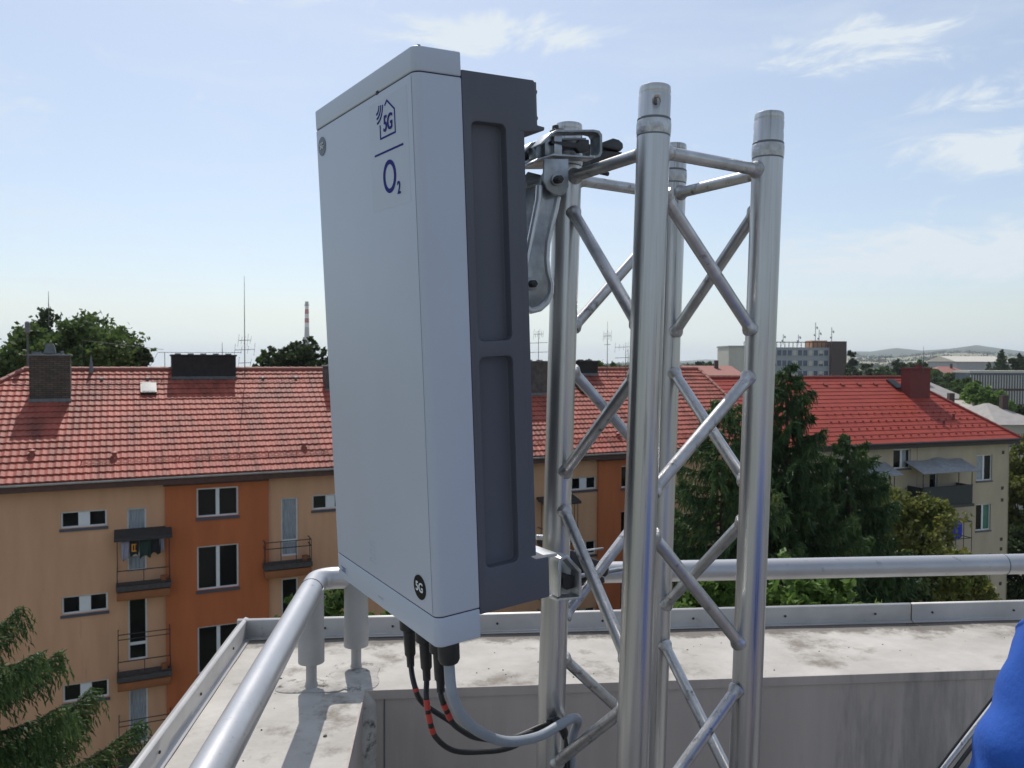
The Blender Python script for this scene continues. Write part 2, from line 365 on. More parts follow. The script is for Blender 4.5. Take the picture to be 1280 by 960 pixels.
for x in [-.02, .19, .52, .86, 1.16, 1.47, 1.78, 1.98, 2.27, 2.6]:
    b = MB(); b.lathe([(.0, -.003), (.0042, -.003), (.0035, .003), (0, .004)], (x, .283 - .0030, ZT + .030), (0, -1, 0), 10); obj('flashing_screw', b, 'screw_dark', house, dz=E)
for y in [.12, -.2, -.5, -.82, -1.14, -1.5]:
    b = MB(); b.lathe([(.0, -.003), (.0042, -.003), (.0035, .003), (0, .004)], (-.262 + .0030, y, ZT + .030), (1, 0, 0), 10); obj('flashing_screw', b, 'screw_dark', house, dz=E)
# sealant patches round the post feet
def patch(cx, cy, rx, ry, seed, h=.009, drop=False):
    rs = random.Random(seed); n = 40; b = MB(); v = []; f = []
    ph = [rs.uniform(0, 6.28) for _ in range(4)]
    for j, (k, hh) in enumerate([(1, .0008), (.985, .0035), (.9, .0055), (.6, h * .8), (.25, h), (.0, h * 1.15)]):
        for i in range(n):
            t = 2 * math.pi * i / n; w = 1 + .06 * math.sin(2 * t + ph[0]) + .045 * math.sin(3 * t + ph[1]) + .02 * math.sin(7 * t + ph[2])
            sq = 1 / max(abs(math.cos(t)) ** 4 + abs(math.sin(t)) ** 4, .01) ** .25
            v.append((cx + rx * k * w * sq * math.cos(t), cy + ry * k * w * sq * math.sin(t), ZT + hh + rs.uniform(-.0008, .0008) * (k < .95)))
    for j in range(5):
        for i in range(n): a = j * n + i; c = j * n + (i + 1) % n; f.append((a, c, c + n, a + n))
    b.add(v, f); return b
obj('sealant_patch', patch(.0, -.1, .085, .05, 3), 'sealant', house, smooth=True, dz=E)
obj('sealant_patch', patch(.105, -.035, .07, .10, 5, .012), 'sealant', house, smooth=True, dz=E)
b = MB(); rs = random.Random(4)                       # the lump that runs down over the inner corner
b.lathe([(.0, .03), (.03, .02), (.048, -.005), (.05, -.08), (.044, -.3), (.03, -.6), (.012, -.8)], (.125, -.125, ZT - .02), (0, 0, 1), 20)
obj('sealant_patch', b, 'sealant', house, smooth=True, dz=E)
b = MB()
for k in range(110):
    x = rs.uniform(.3, 2.6) if k % 3 else rs.uniform(-.18, .12); y = rs.uniform(-.1, .24) if k % 3 else rs.uniform(-1.2, .1); r_ = rs.uniform(.0008, .0028) if k % 9 else rs.uniform(.003, .006)
    b.lathe([(r_, -.001), (r_ * .9, r_ * .35), (r_ * .3, r_ * .6), (0, r_ * .62)], (x, y, ZT), (rs.uniform(-.3, .3), rs.uniform(-.3, .3), 1), 7)
tag(obj('grit', b, 'chimney_rough', None, off=(0, 0, 0), dz=E), 'small dark crumbs of grit lying on the concrete parapet top', 'grit', kind='stuff')
g = bpy.data.objects['grit']; g.location = (CR.x, CR.y, 0); g.rotation_euler = (0, 0, YN)

# pipe railing
rail = empty('pipe_railing', (CR.x, CR.y, E + ZT), YN, 'thick silver painted pipe railing turning a corner above the concrete roof edge', 'railing')
zr = -.604 - ZT; rr = .030
def seam(c, ax): b = MB(); b.lathe([(rr + .0002, -.0016), (rr + .0010, -.0008), (rr + .0010, .0008), (rr + .0002, .0016)], c, ax, 32); return b
el = []
for k in range(9):
    t = k / 8 * math.pi / 2; el.append((.05 - .05 * math.cos(t) * 1, -.05 + .05 * math.sin(t), zr))
b = MB(); b.tube([(0, -.115, zr), (0, -.08, zr)] + el + [(.08, 0, zr), (.125, 0, zr)], rr, 32); obj('elbow', b, 'rail_paint', rail, smooth=True)
b = MB(); b.tube([(0, -9, zr), (0, -4, zr), (0, -2, zr), (0, -.1165, zr)], rr, 32); obj('side_pipe', b, 'rail_paint', rail, smooth=True)
b = MB(); b.tube([(.1265, 0, zr), (1, 0, zr), (2.02, 0, zr)], rr, 32); obj('front_pipe', b, 'rail_paint', rail, smooth=True)
b = MB(); b.tube([(2.022, 0, zr), (6, 0, zr), (13, 0, zr)], rr, 32); obj('front_pipe', b, 'rail_paint', rail, smooth=True)
obj('joint_seam', seam((0, -.1158, zr), (0, 1, 0)), 'black_rubber', rail, smooth=True)
obj('joint_seam', seam((.1258, 0, zr), (1, 0, 0)), 'lead', rail, smooth=True)
obj('joint_seam', seam((2.021, 0, zr), (1, 0, 0)), 'lead', rail, smooth=True)
def post(x, y):
    b = MB(); b.lathe([(.0, .0), (.034, .0), (.034, .075), (.0330, .078), (.0330, zr - .07 + .0)], (x, y, .072), (0, 0, 1), 28); p = obj('post_sleeve', b, 'post_paint', rail, smooth=True)
    b = MB(); b.lathe([(.0215, -.004), (.0165, .012), (.014, .022), (.014, .08)], (x, y, 0), (0, 0, 1), 20); obj('post_pin', b, 'post_paint', p, smooth=True)
post(0, -.115); post(.105, .0); post(2.45, 0); post(0, -1.75); post(0, -3.4); post(4.2, 0)

# ------------------------------------------------------------------ lattice mast
def rot(a, b_, c):
    return Matrix.Rotation(b_, 3, 'X') @ Matrix.Rotation(c, 3, 'Y') @ Matrix.Rotation(a, 3, 'Z')
TM = Matrix.Translation((.2126, 1.2259, .3491 + E)) @ rot(.5033, .0075, .0237).to_4x4()
zb = -(1.65 + .3491) + .012
TB = TM @ Matrix.Translation((.12, .12, zb))
truss = empty('lattice_mast', mw=TB, label='square aluminium lattice mast with four thick legs standing in front of the parapet', cat='mast')
S = .239; TO = Vector((.12, .12, zb))
legs = {'N': (0, 0), 'R': (S, 0), 'F': (S, S), 'L': (0, S)}
for k, (x, y) in legs.items():
    b = MB(); b.lathe([(.025, zb), (.025, -.006)], (x, y, 0), n=48)
    lo = obj('leg', b, 'aluminium_tube', truss, smooth=True, off=TO)
    b = MB(); b.lathe([(.0252, -.008), (.0260, -.004), (.0261, .008), (.0256, .012), (.0245, .014), (.0218, .014), (.0218, -.008)], (x, y, 0), n=48, closed=True)
    obj('weld_collar', b, 'weld', lo, smooth=True, off=TO)
    b = MB(); b.lathe([(.0242, .0141), (.0242, .050), (.0233, .0515), (.0233, .0535), (.0240, .055), (.0232, .0635), (.0225, .0645), (.0205, .0645), (.0205, .0141)], (x, y, 0), n=64, closed=True)
    sp = obj('spigot', b, 'aluminium_tube', lo, smooth=True, off=TO)
    b = MB(); b.lathe([(.0246, .0128), (.0253, .0135), (.0253, .0158), (.0243, .0168)], (x, y, 0), n=40); b.lathe([(.0251, -.0105), (.0254, -.0098), (.0254, -.0088), (.0251, -.0080)], (x, y, 0), n=40); obj('weld_seam', b, 'lead', lo, smooth=True, off=TO)
    c = MB(); d = Vector((-.52, -.85, 0)).normalized() if k == 'N' else Vector((.69, -.72, 0)).normalized()
    c.tube([Vector((x, y, .036)) - d * .05, Vector((x, y, .036)) + d * .05], .0062, 20)
    cu = obj('cutter', c, 'weld', truss, off=TO); cut(sp, cu)
    for p in sp.data.polygons: p.use_smooth = True
def brace(k0, z0, k1, z1, r=.0100):
    p0 = Vector((*legs[k0], z0)); p1 = Vector((*legs[k1], z1)); d = (p1 - p0).normalized()
    h = math.sqrt(max(1e-6, d.x ** 2 + d.y ** 2)); a = p0 + d * (.021 / h); c = p1 - d * (.021 / h)
    b = MB(); pts = [a, a + d * .004, a + d * .008, a + d * .012, a + d * .016]; q = [c - d * .016, c - d * .012, c - d * .008, c - d * .004, c]
    b.tube(pts[4:] + q[:1], r, 20)
    b.tube(pts, [.0142, .0146, .0132, .0110, .0101], 20, mi=1); b.tube(q, [.0101, .0110, .0132, .0146, .0142], 20, mi=1)
    return obj('brace', b, ['brace_aluminium', 'weld'], truss, smooth=True, off=TO, angle=50)
seq = ['N', 'R', 'F', 'L']
for i in range(4):
    a, c = seq[i], seq[(i + 1) % 4]
    brace(a, -.030, c, -.030)
    z = -.070
    while z > zb + .3:
        brace(a, z, c, z - .245); brace(c, z - .28, a, z - .50); z -= .525
    brace(a, zb + .04, c, zb + .04)
b = MB()
for x, y in legs.values(): b.box(x - .06, x + .06, y - .06, y + .06, zb - .012, zb)
obj('foot_plate', b, 'galvanised', truss, off=TO, bevel=.002)

# ------------------------------------------------------------------ antenna
AR = rot(2.1342, .0636, -.0342)
AM = Matrix.Translation((-.1272, 1.033, .4019 + E)) @ AR.to_4x4()
AW, AD, AH = .3903, .0685, .7973
ant = empty('cellular_antenna', mw=AM @ Matrix.Translation((AW / 2, -.09, -AH)), label='tall light grey panel antenna with blue print and dark finned back clamped to the mast', cat='antenna')
AO = Vector((AW / 2, -.09, -AH))
def rrect(x0, x1, y0, y1, r, n=6, corners=(1, 1, 1, 1)):
    o = []
    for (cx, cy, a0), on in zip(((x1 - r, y1 - r, 0), (x0 + r, y1 - r, 90), (x0 + r, y0 + r, 180), (x1 - r, y0 + r, 270)), corners):
        if not on: o.append({0: (x1, y1), 90: (x0, y1), 180: (x0, y0), 270: (x1, y0)}[a0]); continue
        for k in range(n + 1): t = R(a0 + 90 * k / n); o.append((cx + r * math.cos(t), cy + r * math.sin(t)))
    return o
def slab(z0, z1, mt, nm, inset=0.0):
    P = rrect(inset, AW - inset, -AD + inset * .2, -inset, .0125 - inset, 8, (1, 1, 0, 0))
    b = MB(); b.prism([(x, y, z0) for x, y in P], (0, 0, z1 - z0)); return obj(nm, b, mt, ant, off=AO, bevel=.0022 if inset == 0 else 0, seg=3)
slab(-.0315, 0, 'radome_paint', 'top_cap'); front = slab(-.7545, -.0328, 'radome_paint', 'front_cover'); slab(-AH, -.7558, 'radome_paint', 'bottom_cap'); slab(-.757, -.0310, 'seam_dark', 'seam', .0016)
b = MB(); b.lathe([(.0, 0), (.0028, 0), (.0025, .0015), (0, .002)], (.005, -.010, 0), n=12); b.lathe([(.0, 0), (.0028, 0), (.0025, .0015), (0, .002)], (.008, -.062, 0), n=12); b.lathe([(.0, 0), (.0028, 0), (.0025, .0015), (0, .002)], (AW - .006, -.01, 0), n=12)
obj('cap_screw', b, 'lead', ant, off=AO)
b = MB(); b.box(.117, .124, -.001, .0006, -.0345, -.0295); obj('latch', b, 'seam_dark', ant, off=AO)
b = MB(); b.box(.010, .0107, -.0002, .0004, -.752, -.036); obj('edge_groove', b, 'faint_text', front, off=AO)
# dark housing: side outline pushed across the width
prof = [(-.0690, -.022), (-.184, -.022), (-.186, -.026), (-.186, -.078), (-.189, -.083), (-.201, -.0845), (-.200, -.0895), (-.168, -.094), (-.1585, -.093), (-.156, -.102), (-.156, -.688), (-.158, -.699), (-.166, -.7035), (-.187, -.704), (-.188, -.707), (-.188, -.763), (-.186, -.765), (-.0690, -.765)]
b = MB(); b.prism([(.0008, y, z) for y, z in prof], (AW - .0016, 0, 0)); hs = obj('housing', b, 'housing_paint', ant, off=AO)
for x0, x1 in ((-.05, .016), (AW - .016, AW + .05)):
    for z0, z1 in ((-.382, -.087), (-.701, -.404)):
        c = MB(); c.prism([(x0, y, z) for y, z in rrect(-.136, -.0815, z0, z1, .0085, 6)], (x1 - x0, 0, 0)); cut(hs, obj('cutter', c, 'housing_paint', ant, off=AO))
bv = hs.modifiers.new('Bevel', 'BEVEL'); bv.width = .0016; bv.segments = 3; bv.limit_method = 'ANGLE'; bv.angle_limit = R(40)
for p in hs.data.polygons: p.use_smooth = True
b = MB()
for k in range(26):
    x = .016 + k * .0143; b.box(x, x + .0022, -.1655, -.150, -.697, -.094)
b.box(.0015, .0045, -.1660, -.150, -.698, -.0925); b.box(AW - .0045, AW - .0015, -.166, -.150, -.698, -.0925)
obj('cooling_fin', b, 'housing_paint', hs, off=AO)
b = MB(); b.box(.003, AW - .003, -.1900, -.1862, -.0845, -.0235); obj('lower_plate', MB().box(.02, AW - .02, -.1912, -.1882, -.762, -.708), 'lead', ant, off=AO)
pl = obj('back_plate', b, 'lead', ant, off=AO, bevel=.001)
b = MB()
for z in (-.036, -.072):
    for x in (.008, .1, .2, .3, .382): b.lathe([(.0, -.004), (.0042, -.003), (.004, 0), (.003, .0022), (0, .003)], (x, -.1902, z), (0, -1, 0), 12)
obj('bolt', b, 'black_steel', pl, off=AO, smooth=True)
# front markings; face lies in the local x-z plane, x runs to the left as seen
FX = Matrix(((-1, 0, 0, 0), (0, 0, 1, 0), (0, 1, 0, 0), (0, 0, 0, 1)))
def fm(x, z, y=.0004): return Matrix.Translation(Vector((x, y, z)) - AO) @ FX
b = MB(); b.box(.024, .152, -.0001, .0002, -.194, -.044); st = obj('brand_sticker', b, 'sticker_film', front, off=AO)
b = MB(); dd = .0004
def stroke(pts, w, closed=False):
    P = [Vector((x, 0, z)) for x, z in pts]; n = len(P)
    for i in range(n if closed else n - 1):
        a, c = P[i], P[(i + 1) % n]; d = (c - a).normalized(); q = Vector((d.z, 0, -d.x)) * w / 2; a2 = a - d * w * .3; c2 = c + d * w * .3
        vs = [a2 + q, a2 - q, c2 - q, c2 + q]; b.add([p + Vector((0, y, 0)) for y in (.0002, .0007 + i * .00002) for p in vs], [(0, 1, 2, 3), (7, 6, 5, 4), (0, 4, 5, 1), (1, 5, 6, 2), (2, 6, 7, 3), (3, 7, 4, 0)])
stroke([(.0955, -.0545), (.0885, -.0495), (.0645, -.066), (.0645, -.0965), (.1145, -.0965), (.1145, -.0785)], .0024)
for r_ in (.0105, .0170, .0235):
    stroke([(.1265 - r_ * math.cos(t), -.0505 - r_ * math.sin(t)) for t in [R(6 + i * 9.5) for i in range(9)]], .0026)
stroke([(.137, -.1165), (.042, -.1165)], .0026)
ring = []
for i in range(40):
    t = 2 * math.pi * i / 40; ring.append((math.cos(t), math.sin(t)))
cx, cz = .0895, -.1515
v = [(cx + x * a, y, cz + z * c) for y in (.0003, .0008) for (a, c) in ((.0215, .0225), (.0150, .0165)) for x, z in ring]
f = []
for i in range(40):
    j = (i + 1) % 40; f += [(80 + i, 80 + j, 120 + j, 120 + i), (i, j, 80 + j, 80 + i), (40 + i, 40 + j, 120 + j, 120 + i)]
b.add(v, f)
obj('printed_logo', b, 'navy_print', st, off=AO)
text_mesh('printed_text', '5G', .0300, fm(.0880, -.0800, .0008), 'navy_print', st, sx=.84, bold=.0003, shear=.12)
text_mesh('printed_text', '2', .024, fm(.0600, -.1715, .0008), 'navy_print', st, sx=.85, bold=.0002)
def badge(x, z, rx, rz, mt, tm, ts, tb):
    b = MB(); n = 40
    v = [(x + rx * math.cos(2 * math.pi * k / n), .0002, z + rz * math.sin(2 * math.pi * k / n)) for k in range(n)]
    b.prism(v, (0, .0006, 0)); o = obj('round_badge', b, mt, front, off=AO)
    text_mesh('badge_text', '5G', ts, fm(x, z, .0013), tm, o, sx=1.0, bold=tb)
badge(.0475, -.7235, .0190, .0175, 'black_badge', 'badge_text', .019, .0002)
badge(.3545, -.0625, .0170, .0150, 'grey_badge', 'badge_text', .014, .0)
b = MB()
for k in range(3):
    b.box(.205, .2275, .0001, .0004, -.6985 - k * .013, -.6978 - k * .013); b.box(.205, .2275, .0001, .0004, -.7055 - k * .013, -.7045 - k * .013)
    b.box(.2265, .2275, .0001, .0004, -.7045 - k * .013, -.6985 - k * .013)
obj('embossed_mark', b, 'sticker_film', front, off=AO)
b = MB(); b.box(.337, .372, .0001, .0003, -.786, -.772); o = obj('maker_label', b, 'sticker_film', ant, off=AO)
b = MB()
for k in range(5): b.box(.342 + (k % 2) * .004, .368 - (k % 3) * .005, .0003, .0005, -.7755 - k * .0019, -.7746 - k * .0019)
obj('label_print', b, 'navy_print', o, off=AO)
b = MB()
for k in range(2): b.box(.183, .203, .0001, .0003, -.781 - k * .002, -.7802 - k * .002)
obj('maker_label', b, 'faint_text', ant, off=AO)
# sockets below, with the boots of the cables
def A2W(x, y, z): return AM @ Vector((x, y, z))
b = MB(); b.lathe([(.0145, .004), (.0145, -.012), (.0135, -.012)], (.038, -.036, -AH), n=28); sk = obj('power_socket', b, 'bright_galvanised', ant, off=AO, smooth=True)
b = MB()
for x in (.165, .108, .062): b.lathe([(.016, .002), (.016, -.012), (.0125, -.016)], (x, -.033, -AH), n=24)
obj('signal_socket', b, 'black_rubber', ant, off=AO, smooth=True)

# cables
CG = 'cables under the antenna'
def cable(pts, r, mt, label, boots, bands=()):
    P = spline(pts, 12); root = empty('cable', P[0], 0, label, 'cable', CG)
    b = MB(); b.tube(P, r, 14); obj('sheath', b, mt, root, smooth=True, off=P[0])
    b = MB(); b.lathe(boots, P[0], AR @ Vector((0, 0, -1)), 22); obj('connector_boot', b, 'black_rubber', root, smooth=True, off=P[0])
    n = len(P)
    for i0, i1 in bands:
        b = MB(); b.tube(P[i0:i1], r * 1.13, 14); obj('colour_band', b, 'red_tape', root, smooth=True, off=P[0])
def below(x, y, dz=-.016): return A2W(x, y, -AH + dz)
boot = [(.0, .0), (.0145, .0), (.0145, .016), (.0095, .020), (.0085, .058), (.0062, .062), (.0058, .078), (.0, .078)]
cable([below(.165, -.033), below(.165, -.033, -.085), at(518, 856, 1.215), at(528, 878, 1.22), at(560, 900, 1.25), at(594, 922, 1.30), at(640, 922, 1.36), at(690, 905, 1.40), at(703, 935, 1.47), at(703, 975, 1.47), at(702, 1060, 1.48)],
      .0042, 'black_rubber', 'thin black cable hanging farthest left under the antenna, passing behind its neighbour', boot, ((26, 29),))
cable([below(.108, -.033), below(.108, -.033, -.085), at(533, 872, 1.178), at(537, 900, 1.18), at(545, 922, 1.20), at(567, 938, 1.24), at(600, 940, 1.29), at(640, 934, 1.35), at(690, 908, 1.41), at(706, 940, 1.475), at(706, 1060, 1.48)],
      .0042, 'black_rubber', 'black cable with long red bands sagging lowest under the antenna', boot, ((25, 31), (32, 38), (40, 45)))
cable([below(.062, -.033), below(.062, -.033, -.085), at(552, 872, 1.150), at(559, 890, 1.16), at(570, 908, 1.18), at(597, 922, 1.24), at(632, 925, 1.31), at(668, 914, 1.38), at(692, 903, 1.41), at(709, 940, 1.48), at(709, 1060, 1.48)],
      .0042, 'black_rubber', 'black cable with short red bands right beside the grey cable under the antenna', boot, ((29, 34), (36, 42)))
cable([below(.038, -.036, -.012), below(.038, -.036, -.048), at(565, 866, 1.135), at(577, 894, 1.15), at(600, 915, 1.19), at(634, 927, 1.26), at(672, 921, 1.32), at(700, 906, 1.355), at(716, 898, 1.40), at(722, 903, 1.47), at(715, 935, 1.49), at(712, 1060, 1.50)],
      .0080, 'grey_cable', 'thick grey cable looping from the antenna to the rear left mast leg', [(.0, -.002), (.0150, -.002), (.0158, .003), (.0158, .024), (.0135, .029), (.0, .029)])
p = at(694, 905, 1.42); root = tag(obj('cable_tie', MB().tube(spline([at(686, 902, 1.41), at(696, 900, 1.40), at(703, 908, 1.41), at(706, 918, 1.43), at(698, 925, 1.45)], 8), .006, 10), 'black_rubber', off=p, smooth=True), 'black strap tying the cables to the rear left mast leg', 'cable tie', 'cable ties'); root.location = p

# ------------------------------------------------------------------ clamps between antenna and mast
LA = TM @ Vector((0, S, 0)); LB = TM @ Vector((0, S, -1.2))
ka = Vector((-.845, -.535, 0)).normalized(); kb = Vector((ka.y, -ka.x, 0)) * 1.0    # towards the antenna / towards the viewer's right
if kb.y > 0: kb = -kb
CAMP = Vector((0, 0, E))
def kp(px, py, bo):                         # point on the plane at offset bo from the leg axis
    o = LA + kb * bo; r = ray(px, py); t = kb.dot(o - CAMP) / kb.dot(r); return CAMP + r * t
def plate(px, b0, b1):                      # outline as seen, pushed from offset b0 to b1
    return [kp(x, y, b0) for x, y in px], kb * (b1 - b0)
def circ(cx, cy, r, n=20): return [(cx + r * math.cos(2 * math.pi * k / n), cy + r * math.sin(2 * math.pi * k / n)) for k in range(n)]
cl = empty('upper_clamp', kp(705, 200, 0), 0, 'galvanised upper clamp with swing arm holding the antenna to the mast top', 'clamp', 'mounting clamps')
co_ = cl.location.copy()
def kpart(name, mt, lst, parent=cl, off=co_, bevel=.0012, smooth=False):
    b = MB()
    for px, b0, b1 in lst: b.prism(*plate(px, b0, b1))
    return obj(name, b, mt, parent, off=off, bevel=bevel)
kpart('channel_jaw', 'galvanised', [
    ([(676, 171), (684, 167), (730, 166.5), (737, 168), (740.5, 173), (740.5, 195), (738, 200), (732, 202), (705, 200.5), (680, 199), (658, 206), (655, 209), (655, 206), (660, 202.5), (680, 196), (705, 198), (731, 199.5), (735.5, 197.5), (737.5, 193), (737.5, 175), (735, 171), (729, 169.5), (684, 170), (677, 174), (668, 184), (664, 186), (664, 184)], .034, .062)], bevel=.0008)
kpart('channel_jaw', 'galvanised', [
    ([(655, 188), (664, 178), (690, 172), (733, 172), (733, 175), (690, 175), (667, 181), (657, 190)], .026, -.062),
    ([(655, 202), (668, 196), (733, 196), (733, 199), (668, 199), (655, 206)], .026, -.062)], bevel=.0008)
kpart('spacer', 'galvanised', [([(686, 172), (696, 172), (696, 198), (686, 198)], .040, .056), ([(673, 176), (684, 172), (684, 197), (674, 197)], .03, .048), ([(661, 186), (670, 183), (670, 200), (661, 202)], .02, .04)])
kpart('bolt', 'black_steel', [([(685, 177), (700, 178), (718, 180), (720, 176), (732, 176), (733, 191), (720, 192), (716, 187), (700, 185), (685, 181)], .046, .056)])
kpart('nut', 'black_steel', [([(687, 163), (698, 163), (699, 167.5), (686, 167.5)], .040, .056), ([(690, 157), (695.5, 157), (696, 163), (689.5, 163)], .044, .051)])
kpart('tab', 'galvanised', [([(679, 199), (709, 199), (709, 234), (704.5, 243), (699, 245.5), (691, 244), (682, 237), (677, 226)], .0625, .067)], bevel=.0015)
kpart('bolt', 'galvanised', [(circ(696, 225, 8), .0672, .071)]); kpart('bolt', 'black_steel', [(circ(696, 225, 5.6, 6), .071, .080), (circ(697, 224.5, 3.2, 12), .080, .087)])
arm = [(681, 212), (676, 219), (674, 232), (673, 250), (667, 280), (661, 310), (655, 340), (650, 365), (655, 383), (664, 388.5), (674, 386), (683, 378), (688, 366), (688.5, 354), (684.5, 340), (683, 325), (684, 305), (689, 282), (694, 262), (697, 246), (697, 216)]
ar = kpart('swing_arm', 'galvanised', [(arm, .050, .054)])
b = MB(); b.tube([kp(x, y, .053) for x, y in arm[2:-1]], .0056, 8); b.tube([kp(x - 14, y + 1, -.02) for x, y in arm[5:-3]], .004, 8)
obj('arm_rim', b, 'bright_galvanised', ar, off=co_, smooth=True)
kpart('bolt', 'galvanised', [(circ(664, 355, 8), .0542, .058)], ar); kpart('bolt', 'black_steel', [(circ(664.5, 355, 5.2, 6), .058, .066), (circ(665, 355, 3, 12), .066, .072)], ar)
ar2 = kpart('swing_arm', 'galvanised', [([(x - 22, y + 3) for x, y in arm], -.030, -.026)])
obj('cross_pin', MB().tube([kp(655, 232, .02), kp(676, 226, .02)], .008, 12), 'galvanised', cl, off=co_, smooth=True); obj('cross_pin', MB().tube([kp(648, 190, -.01), kp(672, 196, -.01)], .012, 12), 'galvanised', cl, off=co_, smooth=True)
kpart('outer_jaw', 'black_steel', [
    ([(736, 180), (752, 178), (767, 172.5), (774, 174.5), (779, 179), (779.5, 185), (776, 189), (770, 187), (755, 184), (736, 183)], -.048, -.078),
    ([(733, 184), (748, 187), (779, 190), (777, 192.5), (755, 203), (733, 208)], -.052, -.075),
    ([(690, 196), (738, 199), (738, 208), (720, 214), (690, 206)], -.030, -.060)], bevel=.002)
b = MB(); b.tube([kp(715, 208, -.05), kp(760, 217.5, -.05)], .0042, 12); obj('bolt', b, 'black_steel', cl, off=co_, smooth=True)
b = MB()                                     # bracket foot on the antenna back
b.box(.14, .25, -.215, -.1662, -.42, -.26); b.box(.15, .24, -.20, -.1665, -.20, -.10)
fo = obj('antenna_foot', b, 'galvanised', cl, bevel=.002)
fo.data.transform(AM); fo.data.transform(Matrix.Translation(-co_))

cl2 = empty('lower_clamp', kp(702, 722, 0), 0, 'lower clamp with sunlit bright bracket and black jaw behind the antenna foot', 'clamp', 'mounting clamps'); c2 = cl2.location.copy()
K2 = dict(parent=cl2, off=c2)
kpart('channel_jaw', 'bright_galvanised', [([(686.5, 700), (689, 694), (698, 689.5), (712, 705), (715.5, 709), (716, 742), (713, 744.5), (690, 746), (686.5, 748), (686.5, 744), (689, 743), (711, 741.5), (713, 740), (713, 711.5), (710, 708.5), (697, 694), (691, 697), (690, 740), (686.5, 742)], .044, .070)], bevel=.0008, **K2)
kpart('jaw_web', 'galvanised', [([(690, 698), (697, 695), (712, 710), (712, 740), (690, 742)], .030, .034)], **K2)
kpart('nut', 'black_steel', [([(697, 719), (703, 715), (712, 718), (712, 732), (702, 735), (697, 731)], .040, .056), ([(691, 722), (698, 720), (698, 731), (691, 731)], .042, .052)], **K2)
h0 = kp(697, 691, .070)
b = MB(); P = [h0, h0 - kb * .085, h0 - kb * .085 + ka * .03, h0 - kb * .12 + ka * .10, h0 + ka * .10, h0 + ka * .012 + kb * .0]
b.prism([p + Vector((0, 0, .0)) for p in P], (0, 0, -.006)); obj('top_bracket', b, 'bright_galvanised', cl2, off=c2, bevel=.0015)
kpart('side_bracket', 'bright_galvanised', [([(672, 669), (684, 669), (699, 691), (694, 693), (682, 676), (672, 675)], -.045, -.052)], **K2)
kpart('outer_jaw', 'black_steel', [([(706, 690), (716, 688), (738, 697), (758, 704), (761, 708), (761, 718), (757, 722), (748, 715), (734, 720), (715, 727), (700, 729), (700, 708)], -.030, -.058), ([(715, 728), (738, 718), (756, 722), (757, 729), (745, 732), (730, 730)], -.028, -.05)], bevel=.003, **K2)
kpart('nut', 'galvanised', [([(752, 706), (760, 706), (762, 712), (760, 719), (752, 719)], -.036, -.05)], **K2)
b = MB(); b.tube([kp(756, 715, -.043), kp(779, 711, -.043)], .0042, 12); b.tube([kp(716, 690, -.05), kp(754, 685.5, -.05)], .0022, 10); b.tube([kp(703, 724, .048), kp(757, 714, -.04)], .004, 10)
obj('threaded_rod', b, 'galvanised', cl2, off=c2, smooth=True)
b = MB(); b.box(.16, .23, -.245, -.189, -.758, -.712); fo = obj('antenna_foot', b, 'bright_galvanised', cl2, bevel=.002); fo.data.transform(AM); fo.data.transform(Matrix.Translation(-c2))

# thin stay and cables leaning at the right
p0 = at(958, 1222, 1.60); p1 = at(1268, 826, 1.72)
s_ = empty('mast_stay', p0, 0, 'thin silver stay tube leaning from the roof floor behind the blue sleeve', 'stay')
b = MB(); d = Vector((.028, 0, 0)); b.tube([p0 + d, p1 + d], .0065, 12); obj('stay_tube', b, 'aluminium_tube', s_, off=p0, smooth=True)
b = MB(); b.lathe([(.03, 0), (.03, .006), (.012, .01)], p0 + d - Vector((0, 0, .004)), n=16); obj('stay_foot', b, 'galvanised', s_, off=p0)
for dx, r_, lb in ((.006, .0030, 'black cable leaning beside the silver stay, on its left'), (.043, .0042, 'black cable squeezed between the silver stay and the blue sleeve')):
    d = Vector((dx, -.01, 0)); q = p0 + d; o = tag(obj('loose_cable', MB().tube(spline([q, q.lerp(p1 + d, .35) + Vector((.004, 0, -.006)), q.lerp(p1 + d, .7), p1 + d], 8), r_, 10), 'black_rubber', off=q, smooth=True), lb, 'cable', 'loose cables by the stay'); o.location = q
# ------------------------------------------------------------------ neighbouring houses
def facade(x0, x1, z0, z1, d, holes, rev=.13):
    """wall sheet with real window openings and their reveals; holes = (x0, x1, z0, z1)"""
    xs = sorted({x0, x1, *[h[0] for h in holes], *[h[1] for h in holes]}); zs = sorted({z0, z1, *[h[2] for h in holes], *[h[3] for h in holes]})
    b = MB()
    for i in range(len(xs) - 1):
        for j in range(len(zs) - 1):
            cx, cz = (xs[i] + xs[i + 1]) / 2, (zs[j] + zs[j + 1]) / 2
            if any(h[0] < cx < h[1] and h[2] < cz < h[3] for h in holes): continue
            b.add([(xs[i], d, zs[j]), (xs[i + 1], d, zs[j]), (xs[i + 1], d, zs[j + 1]), (xs[i], d, zs[j + 1])], [(0, 1, 2, 3)])
    for a, c, e, g in holes:
        q = d + rev
        b.add([(a, d, e), (a, q, e), (c, q, e), (c, d, e)], [(0, 1, 2, 3)]); b.add([(a, d, g), (a, q, g), (c, q, g), (c, d, g)], [(3, 2, 1, 0)])
        b.add([(a, d, e), (a, q, e), (a, q, g), (a, d, g)], [(3, 2, 1, 0)]); b.add([(c, d, e), (c, q, e), (c, q, g), (c, d, g)], [(0, 1, 2, 3)])
    return b
